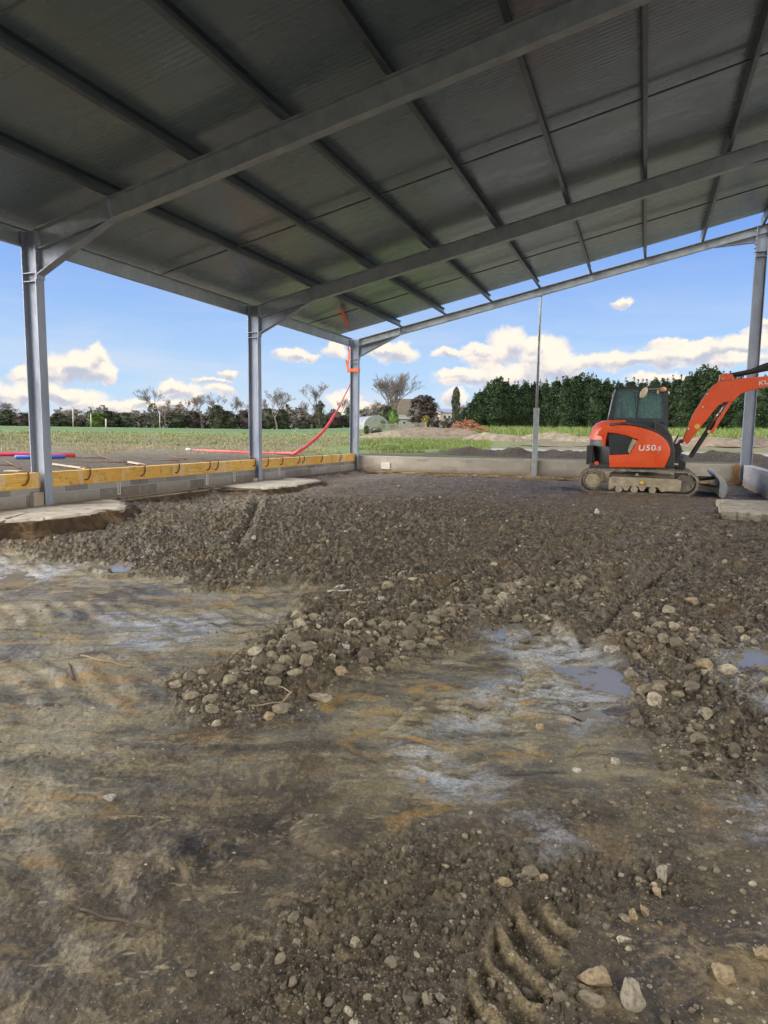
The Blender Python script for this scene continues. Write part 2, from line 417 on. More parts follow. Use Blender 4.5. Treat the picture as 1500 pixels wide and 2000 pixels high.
def floor_z(x, y, masks=False, dry=False):
    wx = x+.16*fbm(x, y, 1.7, 3, 5)+.04*fbm(x, y, 9, 2, 6); wy = y+.16*fbm(x, y, 1.7, 3, 8)+.04*fbm(x, y, 9, 2, 9)
    cs_ = sdf(wx, wy, CLAY)+.10*fbm(x, y, 6, 3, 21); clay = sstep(-.22, .22, cs_)
    grav = np.maximum(sstep(-.08, .10, sdf(wx, wy, GRAV)), sstep(-.15, .15, sdf(wx, wy, GRAV2)))
    near = sstep(3.3, 2.35, np.hypot(x, y)+.75*fbm(x, y, .9, 4, 31))
    rub = np.clip(1-clay, 0, 1)*(1-near)
    rub = np.maximum(rub, grav*.9)
    far = sstep(11.5, 13.5, y+.7*fbm(x, y, .6, 2, 33)); gz = sstep(4.6, 3.4, np.hypot(x, y))
    base = -1.58+.10*sstep(5.2, 8.5, y)*(1-clay)+.17*sstep(8, 15, y)
    z = base+.035*fbm(x, y, .8, 3, 1)+.012*fbm(x, y, 4, 3, 2)
    z = z+rub*(1-.5*gz)*(.025+.050*fbm(x, y, 1.3, 4, 3)+.035*fbm(x, y, 5.5, 4, 4)*(1-.5*far))
    # clods and half-buried cobbles
    for s_, a, sd in ((6.5, .030, 3), (12, .026, 17), (23, .017, 29), (45, .010, 41)):
        d, rid, tl = cells(x+.03*vnoise(x*6, y*6, 3)+.012*vnoise(x*31, y*31, 4), y+.012*vnoise(x*31, y*31, 5), s_, sd)
        q = d/(.26+.30*rid)
        bumpy = np.clip(1.35*(1-q), 0, 1)**.75*(1+1.5*tl)*(rid > (.58 if s_ < 20 else .35))
        z = z+a*bumpy*(rub*(1-.75*far)*(1-(.85 if s_ < 20 else .2)*gz)+(.10 if s_ > 20 else .03)*(1-rub))
    z = z+(.003+.005*rub)*fbm(x, y, 26, 4, 12, .6)+.010*np.abs(fbm(x, y, 8, 3, 15))*(.4+rub)+.006*(1-rub)*np.abs(vnoise(x*6, y*17, 14))
    # scraped bucket marks across the clay
    scr = np.sin((x*.55+y*1.0)*30+3*fbm(x, y, 1.3, 2, 44))
    z = z+.006*scr*clay*sstep(-.15, .2, fbm(x, y, .7, 2, 45))
    # ruts
    for i, r_ in enumerate(RUTS):
        d, t_ = linedist(x+.03*fbm(x, y, 4, 2, 50), y, r_)
        z = z-.065*np.exp(-(d/.06)**2)+.03*np.exp(-((d-.16)/.06)**2)+.008*np.sin(t_*55)*np.exp(-(d/.12)**2)
    # crawler track bands with fine cross bars
    for i, r_ in enumerate(BANDS):
        d, t_ = linedist(x+.02*fbm(x, y, 3, 2, 56), y, r_); bm_ = sstep(.24, .17, d+.04*fbm(x, y, 5, 3, 57+i))*sstep(-.25, .1, fbm(x, y, 1.4, 3, 58+i))
        z = z*(1-.55*bm_)+.55*bm_*(base+.02)+bm_*.011*np.sin(t_*2*PI/.075+.6*fbm(x, y, 4, 2, 59))-.03*np.exp(-((d-.2)/.05)**2)*bm_
    d, t_ = linedist(x, y, TREAD)
    tm = sstep(.13, .09, d+.018*fbm(x, y, 12, 3, 52))*sstep(.02, .1, t_)
    lat = x-(TREAD[1][0]+TREAD[2][0])/2
    lug = sstep(-.6, 1.0, np.sin((t_-.75*lat+1.8*lat*lat)*2*PI/.135+1.9*fbm(x, y, 5, 4, 53)))
    z = z*(1-tm*.7)+tm*.7*(-1.60)+tm*(.030*lug-.020)
    z = z+tm*.010*fbm(x, y, 14, 4, 54)
    # puddle hollows
    pud = np.zeros(x.shape)
    for p, lv in (() if dry else zip(PUDW, PUDL)):
        q = sstep(-.10, .10, sdf(wx, wy, p)); pud = np.maximum(pud, q)
        z = z*(1-q*.85)+q*.85*(lv-.007+.030*fbm(x, y, 4.5, 5, 61, .6))
        ring = sstep(-.42, -.20, sdf(wx, wy, p)); z = np.maximum(z, ring*(1-q)*(lv+.006+.008*fbm(x, y, 6, 3, 66))+(1-ring*(1-q))*-9)
    # earth left standing along the walls
    bank = sstep(.62+.1, .0, (x-(XL-.12))+.22*fbm(x, y, 1.2, 3, 71))
    z = z+sstep(2.6, 1.0, (x-(XL-.12))+.35*fbm(x, y, 1.2, 3, 75))*sstep(11, 8.5, y)*.13
    z = z+bank*sstep(7, 9, y)*(.10+.06*fbm(x, y, 5, 3, 72))
    z = np.where(y > 4, np.minimum(z, -1.19), z)
    if masks:
        sheen = np.zeros(x.shape)
        for p in SHEEN: sheen = np.maximum(sheen, sstep(-.16, .12, sdf(wx, wy, p)))
        return z, rub, clay, sheen, near, tm*lug, far, pud
    return z
for _i, _p in enumerate(PUDW):
    _a = np.array(_p); _z = floor_z(_a[:, 0], _a[:, 1], dry=True); PUDL[_i] = float(np.percentile(_z, 35))-.006
def make_floor():
    h0 = PI/2+YAW
    ang = np.concatenate([np.linspace(h0-PI, h0-R(40), 36)[:-1], np.linspace(h0-R(40), h0+R(40), 980), np.linspace(h0+R(40), h0+PI, 36)[1:]])
    rad = np.concatenate([[.02, .3, .6, .8], np.exp(np.linspace(math.log(.95), math.log(3.6), 540)), np.exp(np.linspace(math.log(3.6), math.log(27), 520))[1:]])
    A, D = np.meshgrid(ang, rad); x = (D*np.cos(A)).ravel(); y = (D*np.sin(A)).ravel()
    z, rub, clay, sheen, near, lug, far, pud = floor_z(x, y, True)
    nr, na = len(rad), len(ang); i, j = np.meshgrid(np.arange(nr-1), np.arange(na-1), indexing='ij')
    a = (i*na+j).ravel(); Fc = np.stack([a, a+1, a+1+na, a+na], 1)[:, ::-1]
    cx = x[Fc].mean(1); cy = y[Fc].mean(1)
    k = (cx > XL-.30) & (cx < XR+.1) & (cy < YB+.15) & (cy > -6)
    Fc = Fc[k]; used, inv = np.unique(Fc, return_inverse=True); Fc = inv.reshape(Fc.shape)
    V = np.stack([x, y, z], 1)[used]
    me = np_mesh('dirt_floor', V, Fc)
    color_attr(me, 'm1', np.stack([rub, clay, sheen, np.ones_like(x)], 1)[used])
    color_attr(me, 'm2', np.stack([near, lug, far, np.ones_like(x)], 1)[used])
    color_attr(me, 'm3', np.stack([pud, pud, pud, np.ones_like(x)], 1)[used])
    m, t, b = newmat('excavated_dirt')
    p = pos(t, False)
    def attr(n_):
        a_ = t.new('ShaderNodeVertexColor', layer_name=n_); s_ = t.new('ShaderNodeSeparateColor'); t.l.new(a_.outputs[0], s_.inputs[0]); return s_.outputs
    m1, m2, m3 = attr('m1'), attr('m2'), attr('m3')
    rot = t.new('ShaderNodeVectorRotate', rotation_type='Z_AXIS'); t.l.new(p, rot.inputs[0]); rot.inputs['Angle'].default_value = R(-24)
    st = t.scale(rot.outputs[0], (.55, 1.15, 1))
    n1 = t.noise(st, 2.3, 10, .76, .3); n2 = t.noise(st, 9, 7, .75, .3); n3 = t.noise(p, 55, 5, .75); n4 = t.noise(p, 1.1, 4, .6)
    n5 = t.noise(p, 15, 7, .76)
    # clay: olive grey to straw, smeared in broad patches and finer drag marks
    big = t.noise(st, 1.5, 5, .60, 1.1)
    c = t.ramp(big, [(.30, (.055, .047, .034)), (.40, (.13, .115, .078)), (.46, (.19, .19, .155)), (.52, (.31, .27, .165)), (.60, (.38, .345, .23)), (.66, (.27, .27, .235)), (.74, (.50, .43, .26))])
    st2 = t.scale(rot.outputs[0], (.42, 1.5, 1)); sk = t.noise(st2, 6.5, 7, .70, .5)
    c = t.mix(t.mapr(sk, .54, .62, 0, .65), c, (.52, .46, .31))
    c = t.mix(t.mapr(sk, .46, .38, 0, .85), c, (.060, .050, .038))
    c = t.mix(t.mapr(t.noise(st2, 3.1, 6, .7, .6), .56, .64, 0, .75), c, (.21, .225, .215))
    c = t.mix(t.mapr(t.noise(st, 4.0, 5, .65, .8), .56, .64, 0, .8), c, (.47, .31, .11))
    c = t.mix(t.mapr(t.noise(p, 1.7, 5, .7), .57, .65, 0, .75), c, (.10, .055, .024))
    c = t.mix(t.mapr(n1, .54, .66, 0, .35), c, (.10, .09, .07))
    # rubble soil
    rs = t.ramp(n5, [(.36, (.026, .022, .017)), (.46, (.095, .083, .062)), (.55, (.215, .182, .13)), (.66, (.42, .365, .265))])
    rs = t.mix(t.mapr(t.noise(p, 2.4, 4, .6), .52, .68, 0, .5), rs, (.24, .16, .085))
    rfar = t.ramp(n5, [(.35, (.052, .041, .030)), (.48, (.135, .108, .080)), (.57, (.20, .165, .122)), (.67, (.31, .26, .19))])
    rs = t.mix(m2[2], rs, rfar)
    c = t.mix(m1[0], c, rs)
    # dark wet mud close by
    mud = t.ramp(n1, [(.32, (.018, .015, .012)), (.42, (.045, .038, .029)), (.49, (.15, .12, .075)), (.54, (.060, .056, .050)), (.60, (.21, .165, .095)), (.68, (.34, .27, .15))])
    mud = t.mix(t.mapr(n5, .45, .75, 0, .5), mud, (.12, .10, .078))
    mud = t.mix(t.mapr(t.noise(p, 4.5, 6, .7, .8), .54, .60, 0, .8), mud, (.34, .285, .18))
    mud = t.mix(t.mapr(t.noise(p, 3.1, 6, .7, .5), .58, .66, 0, .8), mud, (.022, .018, .013))
    c = t.mix(t.math('MULTIPLY', m2[0], t.math('SUBTRACT', 1, t.math('MULTIPLY', m1[0], .5))), c, mud)
    c = t.mix(t.math('MULTIPLY', m2[1], t.mapr(n5, .40, .55, .2, .9)), c, t.ramp(n2, [(.3, (.36, .28, .14)), (.7, (.56, .47, .29))]))
    fl = t.noise(t.scale(rot.outputs[0], (.6, 1.5, 1)), 13, 3, .55, .4)
    c = t.mix(t.math('MULTIPLY', t.mapr(fl, .66, .71, 0, .85), t.math('SUBTRACT', 1, t.math('MULTIPLY', m1[0], .7))), c, (.46, .385, .245))
    # sky sheen on wet film, painted as pale blue colour with lower roughness
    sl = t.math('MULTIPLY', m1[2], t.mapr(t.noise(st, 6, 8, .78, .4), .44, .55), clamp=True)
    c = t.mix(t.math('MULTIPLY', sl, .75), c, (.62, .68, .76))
    c = t.mix(t.mapr(n3, .40, .66, 0, .60), c, (.040, .034, .027))
    pt = t.new('ShaderNodeNewGeometry').outputs['Pointiness']
    c = t.mix(t.mapr(t.noise(p, 33, 4, .7), .60, .68, 0, .55), c, (.44, .38, .27))
    c = t.mix(t.mapr(t.noise(p, 130, 2, .5), .66, .74, 0, .6), c, (.46, .42, .34))
    wet = t.mapr(t.noise(st, 2.6, 6, .68), .42, .60)
    rgh = t.math('SUBTRACT', .78, t.math('MULTIPLY', wet, .46))
    rgh = t.math('SUBTRACT', rgh, t.math('MULTIPLY', sl, .32)); rgh = t.math('ADD', rgh, t.math('MULTIPLY', m1[0], .22))
    rgh = t.math('MAXIMUM', t.math('SUBTRACT', rgh, t.math('MULTIPLY', m3[0], .2)), .16)
    wire(t, b, Base_Color=c, Roughness=rgh)
    b.inputs['Specular IOR Level'].default_value = .5
    hh = t.math('ADD', t.math('MULTIPLY', n3, .6), t.math('ADD', t.math('MULTIPLY', n5, 1.8), t.math('MULTIPLY', n2, 2.0)))
    bn = t.n.new('ShaderNodeBump'); bn.inputs['Distance'].default_value = .013; t.l.new(hh, bn.inputs['Height']); t.l.new(t.math('ADD', .38, t.math('MULTIPLY', m1[0], .5)), bn.inputs['Strength']); t.l.new(bn.outputs[0], b.inputs['Normal'])
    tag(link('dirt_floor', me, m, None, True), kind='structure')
make_floor()
def make_puddles():
    m, t, b = newmat('puddle_water')
    p = pos(t, False)
    n = t.noise(p, 3, 3)
    wire(t, b, Base_Color=t.mix(n, (.20, .19, .165), (.30, .29, .26)), Roughness=.04, IOR=1.33)
    t.l.new(t.bump(t.noise(p, 14, 2), .05, .004), b.inputs['Normal'])
    for p_, zl in zip(PUDW, PUDL):
        cx = sum(q[0] for q in p_)/len(p_); cy = sum(q[1] for q in p_)/len(p_)
        mb = MB(); vs = [mb.b.verts.new((cx+(x-cx)*1.28, cy+(y-cy)*1.28, zl)) for x, y in p_]; mb.b.faces.new(vs)
        tag(mb.build('puddle', m), kind='structure')
make_puddles()

# ------------------------------------------------------------------ loose stones
def rockmesh(seed, sub=2, flat=.7):
    r_ = random.Random(seed); b = bmesh.new(); bmesh.ops.create_icosphere(b, subdivisions=sub, radius=1)
    cuts = [(Vector((r_.gauss(0, 1), r_.gauss(0, 1), r_.gauss(0, 1))).normalized(), r_.uniform(.48, .86)) for _ in range(13)]
    sx, sy = r_.uniform(.75, 1.2), r_.uniform(.7, 1.0); o = Vector((r_.uniform(0, 9), r_.uniform(0, 9), 0))
    from mathutils import noise
    for v in b.verts:
        c = v.co.copy()
        for n_, d in cuts:
            k = c.dot(n_)-d
            if k > 0: c -= n_*k*.97
        c *= 1+.14*noise.noise(c*1.4+o)+.07*noise.noise(c*4.3+o)
        v.co = Vector((c.x*sx, c.y*sy, c.z*flat))
    me = bpy.data.meshes.new('stone'); b.to_mesh(me); b.free()
    return me
def mat_stone(name, cols, objrand=True):
    m, t, b = newmat(name)
    if objrand:
        f = t.new('ShaderNodeObjectInfo').outputs['Random']; p = pos(t)
        base = t.ramp(f, cols)
        n = t.noise(p, 2.5, 6, .65)
    else:
        a = t.new('ShaderNodeVertexColor', layer_name='tint'); base = t.ramp(t.new('ShaderNodeSeparateColor', ins={0: a.outputs[0]}).outputs[0], cols)
        p = pos(t, False); n = t.noise(p, 30, 5, .65)
    c = t.mix(t.mapr(n, .46, .60, 0, .65), base, (.15, .12, .088))
    c = t.mix(t.mapr(t.noise(pos(t, False), 22, 4, .7), .55, .7, 0, .5), c, (.11, .085, .06))
    wire(t, b, Base_Color=c, Roughness=.78)
    t.l.new(t.bump(n, .4, .01), b.inputs['Normal'])
    return m
SC = [(0, (.12, .105, .08)), (.3, (.19, .168, .128)), (.6, (.275, .245, .185)), (.88, (.40, .355, .26)), (1, (.62, .57, .46))]
M['stone'] = mat_stone('dusty_stone', SC); M['stoneT'] = mat_stone('pebble_stone', SC, False)
M['stonepale'] = mat_stone('pale_limestone', [(0, (.40, .37, .30)), (1, (.52, .49, .42))])
M['stonetan'] = mat_stone('ochre_stone', [(0, (.40, .31, .19)), (1, (.50, .40, .26))])
M['stonewhite'] = mat_stone('white_stone', [(0, (.62, .62, .60)), (1, (.72, .72, .70))])
def stone(px, py, wpx, hpx, m, label, seed, group=None, cat='stone', name='stone', yaw=None, z=-1.57, sub=4):
    P = onz(px, py, z)
    for _ in range(4):
        zz = float(floor_z(np.array([P[0]]), np.array([P[1]]))[0]); P = onz(px, py+hpx*.2, zz)
    dep = float(np.dot(P, fw)); w = wpx/F*dep/2; h = hpx/F*dep/2*.95
    me = rockmesh(seed, sub, 1.0); me.materials.append(m)
    o = link(name, me, None, None, True); me.set_sharp_from_angle(angle=R(22))
    o.location = (P[0], P[1], zz+h*.30); o.scale = (w, w*random.uniform(.75, .95), h)
    o.rotation_euler = (random.uniform(-.15, .15), random.uniform(-.15, .15), YAW+(yaw if yaw is not None else random.uniform(-.2, .2)))
    return tag(o, label, cat, group)
HERO = [(1232, 1940, 62, 84, 'stonepale', 'big pale grey boulder, largest at the bottom right of the photo'),
 (1165, 1905, 72, 50, 'stonetan', 'long tan rock lying left of the biggest pale boulder'),
 (1150, 1950, 60, 38, 'stone', 'brown mud-covered rock just below the long tan rock'),
 (1292, 1700, 34, 62, 'stonepale', 'upright pale oval stone with a small round stone below it'),
 (1283, 1741, 27, 27, 'stonetan', 'small round tan stone just below the upright oval stone'),
 (1235, 1784, 26, 32, 'stonetan', 'left one of two touching tan stones near the lower right'),
 (1258, 1778, 26, 36, 'stonetan', 'right one of two touching tan stones near the lower right'),
 (985, 1720, 33, 26, 'stonetan', 'tan stone at the left of the lower gravel cluster'),
 (1035, 1703, 62, 34, 'stone', 'flat square grey stone in the middle of the lower gravel'),
 (1062, 1716, 22, 24, 'stonetan', 'small tan stone touching the flat square stone'),
 (1412, 1897, 64, 36, 'stonetan', 'low ochre stone near the bottom right corner'),
 (1490, 1862, 40, 32, 'stonetan', 'ochre stone cut by the right edge of the photo, low down'),
 (1092, 1945, 30, 28, 'stone', 'grey brown stone between tread marks and the boulders'),
 (1202, 1486, 24, 20, 'stonepale', 'cream coloured stone alone on gravelly clay right of centre'),
 (1054, 1419, 26, 26, 'stonetan', 'tan cobble standing alone beside the wet patch'),
 (824, 1524, 15, 22, 'stonetan', 'little tan pebble on smooth wet clay near the middle'),
 (1126, 1504, 22, 12, 'stonewhite', 'white sliver of stone on the clay below the puddles'),
 (215, 1556, 27, 20, 'stonewhite', 'white oval stone on the smooth mud at lower left'),
 (595, 1288, 42, 40, 'stone', 'largest cobble at the left end of the cobble bank'),
 (625, 1360, 50, 26, 'stonepale', 'long pale pinkish cobble below the cobble bank'),
 (548, 1384, 44, 34, 'stone', 'cobble with a white top on the lone mud mound'),
 (524, 1400, 34, 26, 'stonetan', 'brown cobble leaning against the white topped cobble'),
 (496, 1352, 17, 12, 'stonewhite', 'small white stone left of the long pale cobble'),
 (666, 1313, 36, 28, 'stonetan', 'reddish brown cobble at the front of the cobble bank'),
 (712, 1288, 30, 26, 'stone', 'smooth grey cobble right of the reddish brown cobble'),
 (775, 1280, 22, 30, 'stone', 'tall grey cobble at the right end of the cobble bank'),
 (556, 1290, 34, 26, 'stone', 'grey oval cobble left of the largest bank cobble'),
 (648, 1289, 26, 22, 'stone', 'small grey cobble right of the largest bank cobble'),
 (532, 1315, 30, 28, 'stone', 'dark cobble at the lower left of the cobble bank'),
 (676, 1262, 26, 16, 'stonewhite', 'white chip lying between the cobbles of the bank'),
 (345, 1336, 40, 24, 'stone', 'lone dark cobble left of the cobble bank'),
 (855, 1248, 30, 18, 'stonetan', 'orange brown stone at the edge of the rubble'),
 (1025, 1251, 34, 18, 'stone', 'flat olive stone at the near edge of the rubble'),
 (1192, 1266, 34, 18, 'stonepale', 'flat pale pink stone beside the tread marks'),
 (1272, 1268, 30, 24, 'stonetan', 'square tan stone left of the long mud clods'),
 (1375, 1298, 62, 34, 'stonetan', 'long tan mud clod lying on the right rubble'),
 (1395, 1325, 26, 20, 'stonetan', 'rounded end piece in front of the long tan clod'),
 (1300, 1300, 28, 26, 'stonetan', 'tan clod left of the long mud clod'),
 (1358, 1326, 22, 34, 'stone', 'upright brown clod under the long mud clod'),
 (1362, 1441, 34, 30, 'stone', 'grey cobble alone on the right side rubble'),
 (1422, 1412, 30, 20, 'stonetan', 'tan stone on the reddish mud at right'),
 (1455, 1250, 30, 24, 'stone', 'rounded olive cobble near the right edge'),
 (1388, 1182, 20, 14, 'stonepale', 'cream pebble high on the right rubble'),
 (1352, 1173, 34, 22, 'stonetan', 'wide tan stone high on the right rubble'),
 (978, 1143, 34, 16, 'stonepale', 'pale orange flat stone in the middle of the rubble'),
 (1416, 1096, 18, 13, 'stonepale', 'bright cream stone near the right edge of the rubble'),
 (1423, 1123, 14, 10, 'stonewhite', 'white pebble just below the bright cream stone'),
 (1165, 998, 14, 13, 'stonewhite', 'white stone on the soil in front of the excavator track'),
 (495, 1050, 17, 14, 'stonewhite', 'white lump on the rubble by the diagonal rut'),
 (2, 1061, 16, 16, 'stonewhite', 'white block at the left edge below the earth bank'),
 (1233, 1056, 26, 10, 'stonepale', 'flat cream stone on the far rubble'),
 (746, 1168, 22, 12, 'stonepale', 'pale flat stone behind the cobble bank')]
for i, (x, y, w, h, m_, lb) in enumerate(HERO): stone(x, y, w, h, M[m_], lb, 100+i)
protos = []
for k in range(9):
    me = rockmesh(500+k, 3, random.uniform(.6, .8)); me.materials.append(M['stone'])
    for p_ in me.polygons: p_.use_smooth = True
    me.set_sharp_from_angle(angle=R(24))
    protos.append(me)
def scatter():
    # candidate stones: seen size decides which are things of their own and which are gravel
    n = 150000
    h0 = PI/2+YAW; a = h0+rng.uniform(-R(38), R(38), n); d = np.exp(rng.uniform(math.log(1.3), math.log(21), n))
    x = d*np.cos(a); y = d*np.sin(a); ok = (x > XL+.1) & (x < XR-.2) & (y < YB-.3); x, y, d = x[ok], y[ok], d[ok]
    z, rub, clay, sheen, near, lug, far, pud = floor_z(x, y, True)
    clump = np.clip(.55+1.3*fbm(x, y, .9, 3, 81)+.8*fbm(x, y, 3, 2, 82), .02, 1)
    cob = sstep(.35, 0.0, linedist(x, y, [W2(q) for q in [(520, 1290), (620, 1255), (760, 1235), (900, 1200), (1050, 1150), (1150, 1160)]])[0])
    dens = np.clip(.95*rub*clump*(1-.75*far)*(1-.45*sstep(4.2, 3.2, d))+.03+.16*sstep(-.6, .2, x)*sstep(3.4, 2.9, y)+cob*.5, 0, 1)*(1-pud*.8)
    u_ = rng.uniform(0, 1, len(x)); r_ = .0065*(1/(.02+.98*rng.uniform(0, 1, len(x))))**.56
    r_ = np.clip(r_*(1+1.7*cob)*(1-.55*sstep(4.2, 2.6, d)), .0035, .050)
    r_ = r_*(1+.45*sstep(3.6, 4.4, d)*sstep(9, 7, d)*rub)
    r_ = r_*np.where(clay*(1-rub) > .5, .7, 1)
    ang = r_/d
    ok = (u_ < dens) & (ang > .0010); x, y, z, r_, ang, d, cob = x[ok], y[ok], z[ok], r_[ok], ang[ok], d[ok], cob[ok]
    o = np.argsort(-ang); x, y, z, r_, d = x[o], y[o], z[o], r_[o], d[o]
    # keep the large ones apart
    keep = []
    for i in range(min(900, len(x))):
        if all((x[i]-x[j])**2+(y[i]-y[j])**2 > (.85*(r_[i]+r_[j]))**2 for j in keep): keep.append(i)
        if len(keep) >= 244: break
    last = keep[-1]
    for i in keep:
        o = bpy.data.objects.new('stone', protos[i % 9]); COL.objects.link(o)
        o.location = (x[i], y[i], z[i]+r_[i]*.14); o.scale = (r_[i]*random.uniform(.8, 1.3), r_[i]*random.uniform(.75, 1.1), r_[i]*random.uniform(.7, 1.1))
        o.rotation_euler = (random.uniform(-.3, .3), random.uniform(-.3, .3), random.uniform(0, 6.3))
        tag(o, 'rounded grey brown stone lying loose in the excavated dirt', 'stone', 'loose stones strewn over the dirt')
    sel = np.arange(last+1, len(x)); sel = sel[:22000]
    V = []; T = []; Fc = []; off = 0
    base = []
    for k in range(6):
        me = rockmesh(700+k, 1, .75); base.append((np.array([v.co[:] for v in me.vertices]), np.array([p_.vertices[:] for p_ in me.polygons])))
    for i in sel:
        bv, bf = base[i % 6]; th = random.uniform(0, 6.3); c, s = math.cos(th), math.sin(th)
        S = r_[i]*np.array([random.uniform(.8, 1.4), random.uniform(.7, 1.1), random.uniform(.7, 1.1)]); q = bv*S
        q = np.stack([q[:, 0]*c-q[:, 1]*s+x[i], q[:, 0]*s+q[:, 1]*c+y[i], q[:, 2]+z[i]-r_[i]*.05], 1)
        V.append(q); Fc.append(bf+off); off += len(bv); T.append(np.full(len(bv), random.random()**1.2))
    V = np.concatenate(V); Fc = np.concatenate(Fc); T = np.concatenate(T)
    me = np_mesh('gravel', V, Fc, False); color_attr(me, 'tint', np.stack([T, T, T, np.ones_like(T)], 1))
    tag(link('gravel', me, M['stoneT'], None, False), 'small stones and clods strewn through the dirt', 'gravel', kind='stuff')
scatter()
# sticks and wires on the mud
def stick(pts, r_, m, label, name='stick', cat='stick'):
    P = []
    for x, y in pts:
        p = onz(x, y, -1.57)
        for _ in range(3): p = onz(x, y, float(floor_z(np.array([p[0]]), np.array([p[1]]))[0])+.006)
        P.append(p)
    n = len(P); Q = []
    for a, b_ in zip(P, P[1:]):
        for k in range(5): Q.append(a+(b_-a)*k/5+np.array([0, 0, .004*math.sin(k*1.3)]))
    Q.append(P[-1]); tag(MB().tube(Q, r_, 6).build(name, m, smooth=True), label, cat)
stick([(158, 1280), (200, 1290), (255, 1301)], .006, M['wood'], 'pale straw coloured stick on the clay, left of centre')
stick([(134, 1297), (144, 1327)], .010, M['bark'], 'short thick brown stick standing left of the pale stick')
stick([(640, 1155), (680, 1153), (712, 1161)], .010, M['stonewhite'], 'bent white strip lying on the rubble', 'plastic_strip', 'strip')
stick([(158, 1776), (220, 1795), (300, 1812)], .005, M['bark'], 'thin dark twig half sunk in the foreground mud')
stick([(518, 1345), (548, 1341), (570, 1352), (548, 1372), (490, 1378)], .004, M['wood'], 'loop of dry straw around the white topped cobble', 'straw_loop', 'straw')

def zf(x, y):
    D = np.hypot(x, y); az = np.arctan2(x, y)
    s_ = .0095+.0103*sstep(-.55, -.25, az)
    z = -.78+s_*np.clip(D-16, 0, 130)+.004*np.clip(D-146, 0, 400)
    z = z+np.clip((D-12)/20, .15, 1)*.05*fbm(x, y, .35, 3, 90)+.018*fbm(x, y, 2.2, 3, 91)*(D < 60)
    # low ridge of dug earth just behind the far wall
    rx = sstep(-6.8, -5.2, x)*sstep(9, 6, x)
    z = z+rx*np.exp(-((y-21.7)/.65)**2)*(.20+.22*fbm(x, y, .9, 3, 92)+.05*fbm(x, y, 4, 2, 96))
    z = z-.05*np.exp(-((y-25.5)/1.6)**2)*sstep(-4, -2, x)
    return z
def zf1(x, y): return float(zf(np.array([float(x)]), np.array([float(y)]))[0])
# ------------------------------------------------------------------ foundation walls, footings, shuttering
def wall_box(name, lo, hi, m, label, cat='wall', parent=None):
    mb = MB().box(lo, hi)
    return tag(mb.build(name, m, parent), label, cat)
XW0, XW1 = XL-.30, XL-.10
lw = empty('foundation_wall', (XL-.2, 8, -1.2)); lw.location = (0, 0, 0)
tag(lw, 'low grey block wall under the yellow boards on the left side', 'wall', 'foundation walls of the shed')
ys = [-5.0]+[q for y in COLY[:-1] for q in (y-.09, y+.09)]+[YB+.28]
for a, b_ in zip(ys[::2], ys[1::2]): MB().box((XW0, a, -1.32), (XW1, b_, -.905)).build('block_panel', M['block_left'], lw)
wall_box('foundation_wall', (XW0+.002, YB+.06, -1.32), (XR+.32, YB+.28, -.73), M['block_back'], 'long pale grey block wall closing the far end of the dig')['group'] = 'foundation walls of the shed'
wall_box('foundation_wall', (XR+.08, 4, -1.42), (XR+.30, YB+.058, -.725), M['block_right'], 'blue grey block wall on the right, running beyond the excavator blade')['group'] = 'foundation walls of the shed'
# yellow boards (one per bay)
for a, b_, lb in ((-4.3, 8.03-.08, 'yellow shuttering board left of the nearest column'), (8.03+.08, 14.29-.08, 'longest yellow shuttering board, between the two nearer columns'),
                  (14.29+.08, 20.29-.05, 'far yellow shuttering board ending at the corner column')):
    mb = MB()
    mb.box((XW0+.06, a, -.905), (XW1+.012, b_, -.67), .004)
    tag(mb.build('shuttering_board', M['board']), lb, 'board', 'yellow boards on the left wall')
# bent bars hooked over the boards
hooks = [(57, 936), (177, 922), (284, 919), (351, 911), (411, 905), (427, 904), (500, 900), (525, 900), (553, 896), (586, 895), (595, 895), (630, 890), (667, 888)]
hk = None
for i, (px, py) in enumerate(hooks):
    Y = float(onX(px, py, XW1+.04)[1])
    if hk is None:
        xb = XW1+.03
        pts = [(XW1-.17, 0, -.64), (XW1-.08, 0, -.625), (xb-.03, 0, -.63), (xb+.005, 0, -.66), (xb+.012, -.005, -.74), (xb+.006, -.03, -.80), (xb+.002, -.075, -.835), (xb, -.12, -.83)]
        mb = MB().tube(pts, .011, 8); hk = mb.build('hook_bar', M['rust'], smooth=True)
        o = hk
    else: o = hk.copy(); COL.objects.link(o)
    o.location = (0, Y, random.uniform(-.01, .01)); o.rotation_euler = (0, 0, 0); 
    tag(o, 'rusty bent reinforcing bar hooked over the yellow board', 'hook', 'bent bars hooked over the yellow boards')
for px, py, lb in ((232, 960, 'nearest'), (404, 936, 'middle'), (457, 930, 'third'), (545, 918, 'farthest')):
    Y = float(onX(px, py, XW1)[1])
    mb = MB().box((XW1, Y-.035, -1.14), (XW1+.012, Y-.02, -.91)).box((XW1, Y+.02, -1.14), (XW1+.012, Y+.035, -.91)).box((XW1, Y-.02, -1.14), (XW1+.012, Y+.02, -1.125))
    tag(mb.build('clip', M['whitepvc']), {'nearest': 'white vertical clip on the block wall nearest the camera', 'middle': 'second white clip along the block wall',
        'third': 'third white clip, just before the second column', 'farthest': 'farthest white clip, past the second column'}[lb], 'clip', 'white clips on the left block wall')
